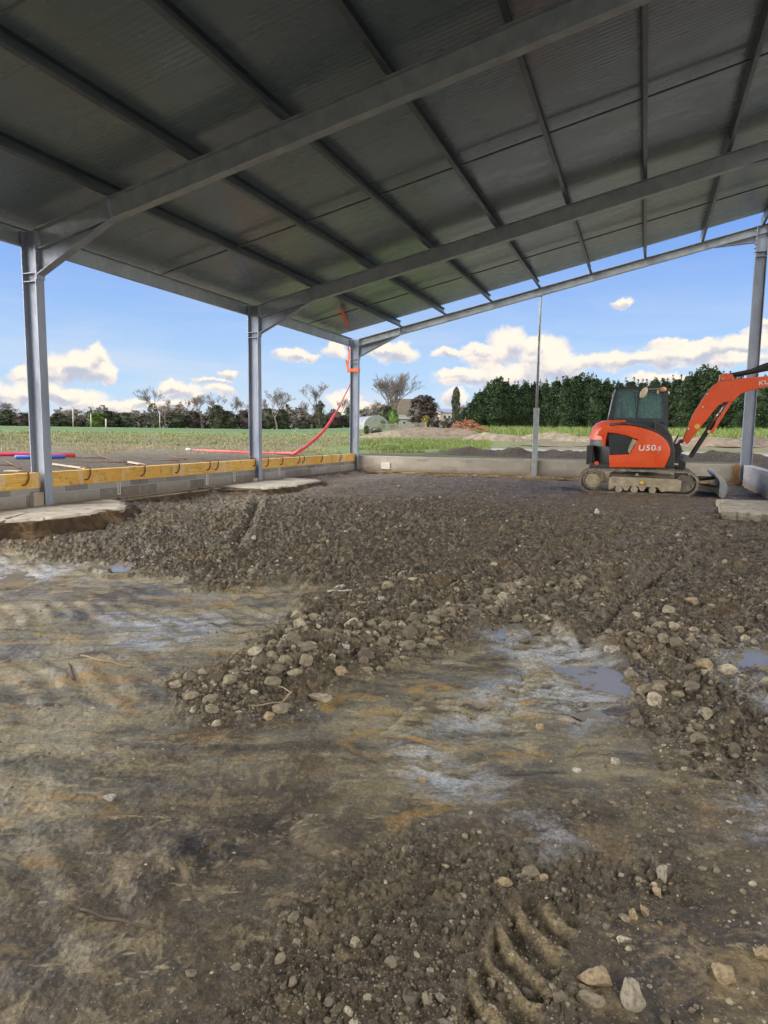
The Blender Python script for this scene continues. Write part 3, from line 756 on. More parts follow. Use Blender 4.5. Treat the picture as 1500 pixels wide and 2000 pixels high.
# white plate, rusty timber and scribbled marks on the far wall
p = onY(752, 910, YB); tag(MB().box((p[0]-.15, YB+.03, -1.14), (p[0]+.15, YB+.059, -.93), .006).build('wall_plate', M['whitepvc']), 'white rectangular plate on the far block wall near the corner', 'plate')
for px, seed in ((825, 1), (911, 4)):
    p = onY(px, 899, YB); r_ = random.Random(seed); mb = MB(); x = p[0]-.17
    for k in range(5):
        h = r_.uniform(.035, .06); mb.bar((x, YB+.054, -.86), (x+r_.uniform(-.01, .02), YB+.054, -.86+h), .009, .005); mb.bar((x, YB+.0541, -.86+h*r_.choice((0, .5, 1))), (x+.045, YB+.0541, -.86+h*r_.random()), .008, .005); x += .075
    tag(mb.build('scribble', M['dgrey']), 'dark chalked scribble on the far wall, %s' % ('nearer the white plate' if seed == 1 else 'farther from the white plate'), 'marking')
p = onY(1440, 925, YB); mb = MB().box((p[0]-.08, YB-.04, -1.28), (p[0]+.06, YB+.0, -.72), .01)
tag(mb.build('stained_timber', M['rustwood']), 'rust coloured timber upright in the far right corner', 'timber')
mb = MB().box((-3.12, YB+.045, -1.25), (-2.86, YB+.059, -.73)).box((-3.2, YB+.02, -1.3), (-2.8, YB+.058, -1.15))
tag(mb.build('mud_patch', mat_mottled('ochre_mud', (.30, .22, .11), (.50, .42, .28), 6, .9, 0, .3)), 'ochre mud and mortar at the foot of the thin gable post', 'mortar')

# concrete footing pads with ragged, undercut edges
def pad(name, outline, zt, zb, m, label, seed, rough=.06):
    r_ = random.Random(seed); P = []
    n = len(outline)
    for i in range(n):
        a = Vector(outline[i]); b_ = Vector(outline[(i+1) % n]); L = (b_-a).length; k = max(1, int(L/.07))
        for j in range(k):
            q = a+(b_-a)*j/k
            from mathutils import noise
            q = q+Vector((noise.noise(Vector((q.x*3, q.y*3, seed))), noise.noise(Vector((q.x*3, q.y*3, seed+9)))))*rough*2.2+Vector((r_.uniform(-1, 1), r_.uniform(-1, 1)))*rough*.5
            P.append(q)
    mb = MB(); b = mb.b; cx = sum(q.x for q in P)/len(P); cy = sum(q.y for q in P)/len(P); rings = []
    for f, z in ((.0, zt), (.82, zt+.0), (.93, zt-.003), (1.0, zt-.025), (.99, (zt+zb)/2), (.96, zb)):
        if f == 0: c0 = b.verts.new((cx, cy, z)); continue
        rings.append([b.verts.new((cx+(q.x-cx)*f, cy+(q.y-cy)*f, z+(r_.uniform(-.012, .006) if z < zt-.01 else 0))) for q in P])
    N = len(P)
    for i in range(N): b.faces.new((c0, rings[0][i], rings[0][(i+1) % N]))
    for a, c in zip(rings, rings[1:]):
        for i in range(N): b.faces.new((a[i], c[i], c[(i+1) % N], a[(i+1) % N]))
    return tag(mb.build(name, m), label, 'footing', 'concrete footings')
X0 = XW1-.02
pad('footing_pad', [(X0, 5.6), (-7.75, 5.8), (-7.55, 6.5), (-7.33, 6.75), (-7.30, 7.4), (-7.40, 8.3), (-7.72, 8.75), (-8.1, 9.1), (X0, 9.25)], -1.17, -1.30, M['pad'], 'large pale concrete footing under the nearest left column', 1)
pad('footing_pad', [(X0, 12.6), (-8.1, 12.5), (-7.35, 12.5), (-7.25, 13.2), (-7.45, 15.3), (-7.9, 15.65), (X0, 15.7)], -1.17, -1.27, M['pad'], 'pale concrete footing under the second left column', 2)
pad('footing_pad', [(1.25, 12.25), (1.9, 12.1), (2.6, 12.2), (2.6, 14.6), (1.35, 14.5)], -1.17, -1.33, M['pad'], 'pale concrete footing at the right edge in front of the blade', 3)
for a, b_, w, lb in ((9.2, 12.65, .16, 'narrow strip footing between the two left footing pads'), (15.6, YB, .12, 'narrow strip footing running to the far left corner')):
    pad('strip_footing', [(X0, a), (XW1+w, a), (XW1+w, (a+b_)/2), (XW1+w, b_), (X0, b_)], -1.215, -1.27, M['pad'], lb, int(a), .03)
pad('strip_footing', [(XW1, YB-.10), (-4, YB-.14), (0, YB-.10), (XR, YB-.1), (XR, YB+.07), (XW1, YB+.07)], -1.20, -1.27, mat_mottled('ochre_footing', (.22, .15, .07), (.42, .34, .22), 5, .9, 0, .3), 'ochre stained strip footing along the far wall', 5, .03)

# earth bank under the pads: ragged brown cut face
def bank(pts, top, label, seed, dx=.05, bot=.0):
    N = 170; M_ = 16; P = []
    acc = [0]
    for a, b_ in zip(pts, pts[1:]): acc.append(acc[-1]+math.hypot(b_[0]-a[0], b_[1]-a[1]))
    V = []; Fc = []
    s_ = np.linspace(0, acc[-1], N); X = np.interp(s_, acc, [q[0] for q in pts]); Y = np.interp(s_, acc, [q[1] for q in pts]); T = np.interp(s_, acc, top)
    tx = np.gradient(X); ty = np.gradient(Y); L = np.hypot(tx, ty); nx, ny = ty/L, -tx/L
    for j in range(M_):
        v = j/(M_-1)
        off = .02+.16*v**1.5+.05*fbm(s_+j*.05, np.full(N, v*1.2), 2.6, 4, seed)+.03*fbm(s_, np.full(N, v*2.5), 8, 3, seed+1)
        zb = floor_z(X+nx*.3, Y+ny*.3)-.04
        x = X+nx*off; y = Y+ny*off; z = T*(1-v)+zb*v+.02*fbm(x, y, 5, 2, seed+2)*v
        V.append(np.stack([x, y, z], 1))
    V.insert(0, np.stack([X-nx*.3, Y-ny*.3, T-.01], 1)); V = np.concatenate(V)
    i, j = np.meshgrid(np.arange(N-1), np.arange(M_), indexing='ij'); a = (j*N+i).ravel(); Fc = np.stack([a, a+1, a+1+N, a+N], 1)
    me = np_mesh('earth_bank', V, Fc)
    tag(link('earth_bank', me, M['bank'], None, True), kind='structure')
m, t, b = newmat('cut_earth'); p = pos(t, False)
n = t.noise(t.scale(p, (1, 1, .4)), 4.5, 7, .68, .6)
c = t.ramp(n, [(.32, (.022, .015, .009)), (.45, (.060, .040, .022)), (.57, (.125, .082, .042)), (.70, (.25, .18, .095))])
wire(t, b, Base_Color=c, Roughness=.8); t.l.new(t.bump(t.noise(p, 22, 5, .7), .7, .02), b.inputs['Normal']); M['bank'] = m
bank([(-8.3, 4.0), (-7.85, 5.5), (-7.68, 5.95), (-7.48, 6.5), (-7.30, 6.75), (-7.26, 7.4), (-7.36, 8.3), (-7.7, 8.9), (-8.15, 9.2), (-8.42, 9.4), (-8.4, 12.4), (-8.1, 12.45), (-7.35, 12.4), (-7.2, 13.2), (-7.35, 15.3), (-7.85, 15.75), (-8.42, 15.9), (-8.45, 18), (-8.40, YB-.25)],
     [-1.2]+[-1.2]*8+[-1.235]*2+[-1.21]*4+[-1.21, -1.225, -1.225, -1.22], 'x', 90)

# ------------------------------------------------------------------ steel shed
shed = empty('steel_shed', (0, 0, -1.2)); shed.location = (0, 0, 0)
tag(shed, 'open galvanised steel shed frame with a sloping metal sheet roof', 'shed')
def ibeam(mb, a, b_, up, depth, fl, tf=.012, tw=.008, side=None):
    # I section from a to b_, 'up' is the web direction at the top flange; a, b_ on the TOP face
    a = Vector(a); b_ = Vector(b_); up = Vector(up).normalized()
    mb.bar(a-up*tf/2, b_-up*tf/2, fl, tf, up); mb.bar(a-up*(depth-tf/2), b_-up*(depth-tf/2), fl, tf, up)
    mb.bar(a-up*depth/2, b_-up*depth/2, tw, depth-2*tf, up)
sl = math.atan(TA); ud = Vector((-math.sin(sl), 0, math.cos(sl))); ad = Vector((math.cos(sl), 0, math.sin(sl)))
def column(x, y, s, zt, zb=-1.17, fw_=.15, dp=.27):
    # s=+1: inner flange on the +X side of the column (left row); web in the X-Z plane
    mb = MB(); xo = x-s*dp
    mb.box((min(x, x-s*.014), y-fw_/2, zb), (max(x, x-s*.014), y+fw_/2, zt), 0)
    mb.box((min(xo, xo+s*.014), y-fw_/2, zb), (max(xo, xo+s*.014), y+fw_/2, zt), 0)
    mb.box((min(x-s*.014, xo+s*.014), y-.005, zb), (max(x-s*.014, xo+s*.014), y+.005, zt))
    o = mb.build('column', M['galv'], shed)
    mb = MB()
    for z in (zt-.62, zt-.74):
        mb.box((min(x-s*.014, xo+s*.014), y-fw_/2+.005, z), (max(x-s*.014, xo+s*.014), y-.005, z+.012)).box((min(x-s*.014, xo+s*.014), y+.005, z), (max(x-s*.014, xo+s*.014), y+fw_/2-.005, z+.012))
    mb.build('stiffener', M['galv'], o)
    mb = MB()
    for i in range(6):
        for dy in (-.05, .05):
            z = zt-.12-.10*i
            mb.box((x-.003 if s > 0 else x-.03, y+dy-.011, z), (x+.03 if s > 0 else x+.003, y+dy+.011, z+.022)).box((xo-.02, y+dy-.008, z), (xo+.02, y+dy+.008, z+.02))
    mb.build('bolts', M['bolt'], o)
    return o
for i, y in enumerate(COLY):
    column(XL, y, 1, HE-.01)
    column(XR, y, -1, rz(XR)-.02, -1.17, .15, .27)
# concrete pedestal beside the first columns
for y in (8.03, 14.29):
    wz = -.96 if y < 10 else -1.1
    o = MB().box((XL-.27, y-.27, -1.2), (XL-.022, y-.08, wz), .01).build('pedestal', M['cast'], None)
    tag(o, 'small square concrete block at the foot of the %s column' % ('nearest left' if y < 10 else 'second left'), 'block')
def rafter(y, gable=False):
    dp = .30 if not gable else .22
    x0, x1 = XL+.001, XR+.27
    mb = MB(); ibeam(mb, (x0, y, rz(x0)), (x1, y, rz(x1)), ud, dp, .15 if not gable else .12)
    o = mb.build('rafter', M['rafter'], shed)
    # haunch: tapering web and lower flange at the low eave
    L = 1.36 if not gable else 1.35; dz = .62 if not gable else .52
    top = rz(XL)-dp; xe = XL+L; ze = rz(xe)-dp/math.cos(sl)
    mb = MB().prism([(XL+.014, rz(XL)-dp+.02), (xe, ze+.02), (XL+.014, rz(XL)-dz-.03)], y-.004, y+.004)
    mb.bar((XL+.014, y, rz(XL)-dz-.03), (xe, y, ze), .148, .013, (0, 0, 1))
    mb.box((XL+.001, y-.076, rz(XL)-dz-.10), (XL+.018, y+.076, rz(XL)-.02))
    mb.build('haunch', M['galv'], o)
    mb = MB(); mb.bar((xe, y-.04, rz(xe)-.01), (xe+.06, y-.04, rz(xe)-dp-.0), .07, .012, ad); mb.bar((xe, y+.04, rz(xe)-.01), (xe+.06, y+.04, rz(xe)-dp-.0), .07, .012, ad)
    mb.build('stiffener', M['galv'], o)
    xe = XR-.95; 
    mb = MB().prism([(XR-.014, rz(XR)-dp+.03), (XR-.014, rz(XR)-dp-.16), (xe, rz(xe)-dp+.0)], y-.004, y+.004); mb.bar((xe, y, rz(xe)-dp-.006), (XR-.014, y, rz(XR)-dp-.17), .14, .012)
    mb.build('haunch', M['galv'], o)
for y in COLY[:3]: rafter(y)
rafter(YB, True)
# purlins: C sections on the rafters, with lapped sleeves and cleats at each rafter
YE = YB-.03
for k in range(1, 9):
    x = XL+k*PD; z = rz(x); mb = MB()
    def cs(y0, y1, w=.06, h=.18, tk=.005, off=0.0):
        a = Vector((x+off, y0, z)); b_ = Vector((x+off, y1, z))
        mb.bar(a+ud*h/2-ad*0, b_+ud*h/2, tk, h, ud)
        mb.bar(a+ud*(tk/2)+ad*w/2, b_+ud*(tk/2)+ad*w/2, w, tk, ud); mb.bar(a+ud*(h-tk/2)+ad*w/2, b_+ud*(h-tk/2)+ad*w/2, w, tk, ud)
        mb.bar(a+ud*.015+ad*w, b_+ud*.015+ad*w, tk, .024, ud)
    cs(-11, YE+.06)
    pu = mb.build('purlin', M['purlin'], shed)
    for y in COLY[1:3]:
        mb = MB(); a = Vector((x-.012, y-.62, z)); b_ = Vector((x-.012, y+.62, z)); mb.bar(a+ud*.09, b_+ud*.09, .007, .172, ud); mb.bar(a+ud*.008+ad*.033, b_+ud*.008+ad*.033, .058, .007, ud)
        mb.build('sleeve', M['galv'], pu)
# eave beam and high side beam
mb = MB(); xg = XL-.30
mb.box((xg-.006, -5, 2.70), (xg, YB+.1, 2.96)).box((xg, -5, 2.70), (xg+.07, YB+.1, 2.706)).box((xg, -5, 2.954), (xg+.07, YB+.1, 2.96))
mb.build('eave_beam', M['rafter'], shed)
mb = MB(); mb.box((XR+.30, -5, rz(XR+.3)-.05), (XR+.306, YB+.1, rz(XR+.3)+.2)).box((XR+.23, -5, rz(XR+.3)-.05), (XR+.30, YB+.1, rz(XR+.3)-.044))
mb.build('eave_beam', M['rafter'], shed)
# sag bars in the middle of each bay
for y in (4.9, 11.1, 17.25):
    for k in range(0, 8):
        x0 = XL+k*PD+(.0 if k else -.28); x1 = XL+(k+1)*PD
        mb = MB(); h = ud*.07; a = Vector((x0+.07, y, rz(x0+.07)))+h; b_ = Vector((x1-.006, y, rz(x1)))+h
        mb.bar(a, b_, .035, .004, ud); mb.bar(a+Vector((0, .0175, 0))+ud*.015, b_+Vector((0, .0175, 0))+ud*.015, .004, .032, ud)
        mb.build('sag_bar', M['purlin'], shed)
# thin gable post: slim tube above, boxed section below
p0 = (-2.98, YB, 0)
mb = MB().box((-3.055, YB-.06, -1.2), (-2.905, YB+.045, .78), .01); g = mb.build('gable_post', M['rafter'], shed)
MB().tube([(-2.98, YB-.01, .78), (-2.98, YB-.01, rz(-2.98)-.2)], .038, 12).build('tube', M['rafter'], g, True)
# roof sheet: corrugated profile
def roof():
    y0, y1 = -5.2, YB-.27
    x0, x1 = XL-.42, XR+.55
    nv = int((y1-y0)/.25)+1; prof = []
    ys = []; 
    y = y0
    while y < y1-.2:
        for dy, h in ((0, 0), (.205, 0), (.222, .035), (.248, .035)): ys.append((y+dy, h))
        y += .265
    mb = MB(); b = mb.b; rows = []
    for xx in (x0, x1):
        base = Vector((xx, 0, rz(xx)))+ud*.184
        rows.append([b.verts.new((base.x+ud.x*h, yy, base.z+ud.z*h)) for yy, h in ys])
    for i in range(len(ys)-1): b.faces.new((rows[0][i], rows[0][i+1], rows[1][i+1], rows[1][i]))
    o = mb.build('roof_sheet', M['sheet'], shed)
    s_ = o.modifiers.new('thick', 'SOLIDIFY'); s_.thickness = .03; s_.offset = 1
    return o
def roof_flat():
    # insulated sheet: flat coated inner skin, ribbed outer skin
    y0, y1 = -11.2, YB-.48; x0, x1 = XL-.42, XR+.55
    mb = MB(); a = Vector((x0, (y0+y1)/2, rz(x0)))+ud*.185; b_ = Vector((x1, (y0+y1)/2, rz(x1)))+ud*.185
    mb.bar(a+ud*.02, b_+ud*.02, y1-y0, .04, ud)
    y = y0+.1
    while y < y1-.1:
        mb.bar(Vector((x0, y, rz(x0)))+ud*.24, Vector((x1, y, rz(x1)))+ud*.24, .05, .03, ud); y += .25
    return mb.build('roof_sheet', M['sheet'], shed)
roof_flat()

# ------------------------------------------------------------------ conduits and strap at the corner column
def spline(pts, n=8):
    P = [Vector(p) for p in pts]; P = [P[0]*2-P[1]]+P+[P[-1]*2-P[-2]]; out = []
    for i in range(1, len(P)-2):
        for k in range(n):
            t_ = k/n; a, b_, c, d = P[i-1], P[i], P[i+1], P[i+2]
            out.append(.5*((2*b_)+(c-a)*t_+(2*a-5*b_+4*c-d)*t_*t_+(3*b_-a-3*c+d)*t_**3))
    out.append(P[-2]); return out
XO = XL-.45
def pl(px, py, X=None, z=None):
    if X is not None: return tuple(onX(px, py, X))
    P = onz(px, py, z)
    for _ in range(6): P = onz(px, py, zf1(P[0], P[1])+(z+.775))   # rests on the ground outside
    return tuple(P)
lay = [pl(372, 879, z=-.74), pl(440, 882, z=-.74), pl(500, 885, z=-.74), pl(560, 885, z=-.72)]
XO = -9.05
up = [pl(578, 884, XO), pl(605, 867, XO), pl(635, 838, XO-.02), pl(655, 808, XO-.04)]
up2 = [pl(655, 808, XO-.04), pl(672, 775, XO-.05), pl(684, 750, XL-.34), pl(690, 728, XL-.33)]
mb = MB(); mb.tube(spline(lay+up, 8), .045, 10); h1 = mb.build('conduit', M['conduit_red'], smooth=True)
tag(h1, 'thick red corrugated conduit lying outside the wall and rising towards the corner column', 'conduit')
mb = MB(); mb.tube(spline(up2+[pl(688, 712, XL-.33), pl(682, 690, XL-.34), pl(677, 662, XL-.40)], 8), .019, 8)
tag(mb.build('conduit', M['conduit_red'], smooth=True), 'thin dark red tube from the thick conduit up past the orange strap', 'conduit')
mb = MB(); mb.tube([pl(372, 879, z=-.74), pl(366, 878, z=-.735)], .06, 10); tag(mb.build('conduit_plug', M['whitepvc'], smooth=True), 'white plug on the end of the red conduit', 'plug')
zs = float(onX(697, 722, XL)[2]); sb = empty('lashing_strap', (XL-.13, YB, zs)); sb.location = (0, 0, 0)
tag(sb, 'orange lashing strap wrapped round the corner column', 'strap')
mb = MB(); a, b_ = zs-.055, zs+.045
mb.box((XL-.30, YB-.082, a), (XL+.012, YB-.077, b_)).box((XL-.30, YB+.077, a), (XL+.012, YB+.082, b_)).box((XL-.375, YB-.082, a), (XL-.30, YB+.082, b_)).box((XL+.007, YB-.077, a), (XL+.012, YB+.077, b_))
mb.build('band', M['strap'], sb)
mb = MB(); q = [(XL-.36, YB-.05, b_), (XL-.33, YB-.05, b_+.3), (XL-.29, YB-.05, b_+.62)]
for u0, u1 in zip(q, q[1:]): mb.bar(u0, u1, .06, .006, (0, 1, 0))
q = [(XL-.36, YB-.02, b_), (XL-.42, YB-.06, b_+.28)]
mb.bar(q[0], q[1], .06, .006, (0, 1, 0)); mb.build('tail', M['strap'], sb)
p1 = onX(669, 610, XL+.05); 
z_ = rz(-8.4)+.14; A_ = onz(667, 604, rz(-8.55)+.15); B_ = onz(681, 641, rz(-8.55)+.10)
tag(MB().bar(tuple(A_), tuple(B_), .09, .006).build('hanging_strap', M['strap']), 'orange strap tied under the roof sheet near the far corner', 'strap')
# red, blue pipes on the ground at far left
def pipe(name, a, b_, r_, m, label): tag(MB().tube([a, b_], r_, 12).build(name, m, smooth=True), label, 'pipe')
pipe('pipe', pl(-150, 884, z=-.72), pl(62, 888, z=-.72), .05, M['conduit_pink'], 'crimson pipe lying on the gravel at the far left edge')
pipe('pipe', pl(60, 889, z=-.72), pl(147, 889, z=-.72), .05, M['conduit_red'], 'red pipe end sticking out right of the nearest column')
pipe('pipe', pl(30, 893, z=-.73), pl(126, 892, z=-.73), .045, M['conduit_blue'], 'short blue pipe in front of the red pipes')
# mesh bars, planks beyond the boards
def bars(lst, label):
    mb = MB()
    for (x0, y0, x1, y1) in lst: mb.tube([pl(x0, y0, z=-.755), pl((x0+x1)/2, (y0+y1)/2, z=-.755), pl(x1, y1, z=-.755)], .012, 6)
    tag(mb.build('reinforcing_mesh', M['rust'], smooth=True), label, 'steel mesh')
bars([(193, 889, 248, 907), (130, 893, 206, 895), (160, 901, 250, 903)], 'rusty reinforcing mesh lying on gravel right of the nearest column')
bars([(330, 890, 362, 897), (350, 894, 400, 897), (300, 897, 352, 900)], 'rusty reinforcing mesh lying on gravel in the middle of the bay')
bars([(-40, 907, 30, 909), (10, 900, 40, 915)], 'rusty reinforcing mesh behind the board at the far left')
def plank(x0, y0, x1, y1, w, label, m=M['wood']):
    tag(MB().bar(pl(x0, y0, z=-.74), pl(x1, y1, z=-.74), w, .03).build('plank', m), label, 'plank')
plank(12, 920, 46, 921, .16, 'short pale plank behind the board left of the nearest column')
plank(103, 906, 168, 915, .05, 'thin pale batten on the gravel right of the nearest column')
plank(251, 902, 284, 908, .05, 'thin pale batten on the gravel in the middle of the bay')
# ------------------------------------------------------------------ excavator (faces +X, seen from its right side)
GX, GY, GZ = -.12, 16.90, -1.27
exc = empty('mini_excavator', (GX, GY, GZ))
tag(exc, 'orange red tracked mini excavator with a dark cab, standing in the dig', 'excavator')
def L(px, py, Y):   # photo point at world depth Y -> (x, z) of the machine
    p = onY(px, py, Y); return (float(p[0])-GX, float(p[2])-GZ)
YN = -.98
def track(s):
    y0, y1 = (YN, YN+.40) if s < 0 else (-YN-.40, -YN)
    zc, rr = .27, .27; xa, xb = -.95, .97
    pts = []
    for k in range(15): a = PI/2+PI*k/14; pts.append((xa+rr*math.cos(a), zc+rr*math.sin(a)))
    for k in range(15): a = -PI/2+PI*k/14; pts.append((xb+rr*math.cos(a)*1.0, zc+.0+rr*math.sin(a)))
    inner = [((x-(xa if x < 0 else xb))*.84+(xa if x < 0 else xb), (z-zc)*.84+zc) for x, z in pts]
    mb = MB(); b = mb.b; n = len(pts)
    R_ = [[b.verts.new((x, y, z)) for x, z in P] for P, y in ((pts, y0+.015), (pts, y1-.015), (inner, y1), (inner, y0))]
    for k in range(4):
        A, B = R_[k], R_[(k+1) % 4]
        for i in range(n): b.faces.new((A[i], A[(i+1) % n], B[(i+1) % n], B[i]))
    # lugs
    per = []; 
    for i in range(n):
        a, c = Vector(pts[i]), Vector(pts[(i+1) % n]); d = (c-a).length
        k = max(1, round(d/.062))
        for j in range(k): per.append((a+(c-a)*(j+.5)/k, (c-a).normalized()))
    for q, d in per[::1]:
        nrm = Vector((-d.y, d.x))*(1)
        if (q-Vector((0, zc))).dot(nrm) < 0: nrm = -nrm
        u0 = q+nrm*.006
        mb.bar((u0.x, y0+.01, u0.y), (u0.x, y1-.01, u0.y), .034, .026, (nrm.x, 0, nrm.y))
    tr = mb.build('track', M['rubber'], exc)
    side = y0 if s < 0 else y1; sg = -1 if s < 0 else 1
    # side frame with scalloped lower edge
    fr = [(-.58, .36), (-.50, .38), (.78, .36), (.90, .33), (.90, .10), (.60, .09), (.56, .075), (.50, .075), (.44, .165), (.20, .165), (.15, .075), (.09, .075), (.03, .17), (-.13, .17), (-.18, .075), (-.24, .075), (-.30, .165), (-.46, .165), (-.51, .09), (-.58, .09)]
    ya, yb = (y0+.03, y1-.05) if s < 0 else (y0+.05, y1-.03)
    MB().prism(fr, ya, yb, .008).build('side_frame', M['mudsteel'], tr)
    mb = MB(); yo = y0+.012 if s < 0 else y1-.012
    mb.tube([(xa+.02, ya+.02, zc), (xa+.02, yo, zc)], [.155, .15], 20); mb.tube([(xa+.02, yo+.02*-sg, zc), (xa+.02, yo+sg*.02, zc)], [.105, .10], 16)
    for k in range(18):
        a = 2*PI*k/18; mb.box((xa+.02+.18*math.cos(a)-.018, ya+.05, zc+.18*math.sin(a)-.018), (xa+.02+.18*math.cos(a)+.018, ya+.10, zc+.18*math.sin(a)+.018))
    mb.build('sprocket', M['mudsteel'], tr, auto=True)
    mb = MB(); mb.tube([(xb-.0, ya+.06, zc), (xb-.0, yb-.03, zc)], .19, 18); mb.build('idler', M['rubber'], tr, auto=True)
    for x in (-.365, -.045, .33): MB().tube([(x, ya+.01, .105), (x, yb-.01, .105)], .075, 14).build('roller', M['mudsteel'], tr, auto=True)
    mb = MB(); mb.tube([(-.0, ya-.02, .43), (-.0, yb, .43)], .035, 12); mb.build('roller', M['mudsteel'], tr, auto=True)
    MB().box((.07, side-.002 if s < 0 else side-.03, .23), (.15, side+.032 if s < 0 else side+.002, .29), .01).build('sticker', M['yellow'], tr)
track(-1); track(1)
MB().box((-.6, -.55, .16), (.75, .55, .42), .03).build('undercarriage', M['mudsteel'], exc)
MB().tube([(-.05, 0, .40), (-.05, 0, .60)], .42, 32).build('slew_ring', M['dgrey'], exc, auto=True)
# dozer blade on its arms, pushed forward
bl = MB().prism([(1.66, .02), (1.72, -.02), (1.79, .10), (1.80, .22), (1.74, .36), (1.60, .50), (1.55, .52), (1.52, .49), (1.60, .40), (1.68, .27), (1.70, .14), (1.64, .04)], -.98, .98, .006).build('dozer_blade', M['bladesteel'], exc)
MB().box((1.64, -.985, .02), (1.76, -.962, .34), .004).build('end_plate', M['bladesteel'], bl)
mb = MB(); mb.bar((.75, -.36, .22), (1.68, -.46, .12), .10, .11); mb.bar((.75, .36, .22), (1.68, .46, .12), .10, .11); mb.build('blade_arm', M['mudsteel'], exc)
MB().tube([(.8, 0, .34), (1.25, 0, .34), (1.62, 0, .36)], [.06, .06, .035], 12).build('blade_cylinder', M['dgrey'], exc, auto=True)
# upper body
YP = GY-.93
cov = [L(*q, YP) for q in [(1190, 913), (1190, 889), (1229, 887), (1238, 874), (1246, 859), (1223, 851), (1205, 847), (1187, 845), (1183, 858), (1182, 872), (1176, 868), (1175, 852), (1166, 850), (1168, 843), (1178, 836), (1190, 832), (1207, 830.5), (1223, 830.5), (1242, 833), (1257, 836.5), (1272, 841), (1285, 847), (1296, 855), (1304, 864), (1309, 876), (1309, 888), (1304, 900), (1297, 914)]]
body = MB().prism(cov, -.935, -.60, .022, seg=3).build('side_cover', M['red'], exc, auto=True)
# dark frame line and lower strip of the machine deck
x0, z0 = L(1166, 915, YP)
MB().box((-1.02, -.90, .56), (.62, .90, .66), .02).build('deck', M['dgrey'], exc)
# black ventilation window in the cover
win = [L(*q, YP) for q in [(1191, 888.5), (1228.5, 886.5), (1245, 859.5), (1223, 851.5), (1205, 848), (1188, 846)]]
w_ = MB().prism(win, -.905, -.62, .012).build('side_panel', M['glassdark'], exc)
mb = MB()
for k in range(7):
    a = L(1193, 852+5*k, YP); c = L(1236-k*1.2, 856+4.6*k, YP); mb.bar((a[0], -.912, a[1]), (c[0], -.912, c[1]), .006, .010)
mb.build('louvre', M['black'], w_)
q_ = [L(*q, YP) for q in [(1229, 886), (1244, 861), (1236, 857), (1231, 866), (1226, 880)]]
MB().prism(q_, -.915, -.9, .003).build('vent_edge', M['mudsteel'], w_)
# highlight crease along the foot of the cover
a = L(1192, 905, YP); c = L(1303, 898, YP); MB().bar((a[0], -.936, a[1]), (c[0], -.936, c[1]), .010, .012).build('crease', M['red'], body)
def lettering(txt, size, x, z, y, m, parent, ang=0.0, name='lettering', bold=.012):
    cu_ = bpy.data.curves.new('t', 'FONT'); cu_.body = txt; cu_.size = size; cu_.extrude = .004; cu_.offset = bold*size; cu_.shear = .12; cu_.space_character = 1.12
    o = bpy.data.objects.new('t', cu_); COL.objects.link(o)
    me = bpy.data.meshes.new_from_object(o); bpy.data.objects.remove(o)
    q = link(name, me, m, parent); q.location = (x, y, z); q.rotation_euler = (PI/2, -ang, 0); q.scale = (1.15, 1, 1)
    return q
a = L(1246, 880, YP); lettering('U50', .17, a[0], a[1], -.940, M['white'], body, .03, bold=.022)
a = L(1279, 880, YP); lettering('-5', .12, a[0], a[1], -.940, M['white'], body, .03, bold=.03)
# rounded tail: counterweight wrapping the back
def tail():
    mb = MB(); b = mb.b; rings = []
    prof = [(.60, -.02), (.66, .03), (.95, .07), (1.2, .06), (1.42, .0), (1.55, -.08), (1.60, -.2)]
    for z, off in prof:
        ring = []
        for k in range(25):
            a = PI/2+PI*k/24; r_ = .845+off*.3
            ring.append(b.verts.new((-.30+(.72+off)*math.cos(a)*1.0, r_*math.copysign(abs(math.sin(a))**.8, math.sin(a)), z)))
        rings.append(ring)
    for A, B in zip(rings, rings[1:]):
        for k in range(24): b.faces.new((A[k], A[k+1], B[k+1], B[k]))
    b.faces.new(rings[-1]); b.faces.new(rings[0][::-1])
    for A, B in zip(rings, rings[1:]): b.faces.new((A[-1], A[0], B[0], B[-1]))
    return mb.build('counterweight', M['dgrey'], exc, auto=True)
cw = tail()
mb = MB(); b = mb.b; R_ = []
for z, off in ((1.18, .075), (1.30, .055), (1.43, .02), (1.55, -.06), (1.615, -.2), (1.62, -.5)):
    R_.append([b.verts.new((-.30+(.735+off)*math.cos(PI/2+PI*k/24), (.852+off*.3)*math.copysign(abs(math.sin(PI/2+PI*k/24))**.8, math.sin(PI/2+PI*k/24)), z)) for k in range(25)])
for A, B in zip(R_, R_[1:]):
    for k in range(24): b.faces.new((A[k], A[k+1], B[k+1], B[k]))
mb.build('rear_hood', M['red'], exc, auto=True)
MB().box((-1.10, -.80, .62), (-.96, -.52, 1.05), .02).build('rear_guard', M['black'], exc)
MB().tube([(-.86, -.93, .66), (-.86, -.90, .66)], .045, 14).build('reflector', M['red'], exc, auto=True)
# front dark corner of the body beside the boom
MB().prism([(.30, .60), (.74, .60), (.74, .95), (.66, 1.28), (.52, 1.50), (.30, 1.60)], -.90, -.10, .03).build('front_housing', M['black'], exc)
arc = [L(*q, YP) for q in [(1190, 829), (1223, 827), (1257, 833), (1285, 843.5), (1305, 862), (1312, 877), (1313, 890), (1307, 905), (1302, 916)]]
MB().tube([(x, -.87, z-.0) for x, z in arc], .035, 8).build('trim', M['dgrey'], exc, smooth=True)
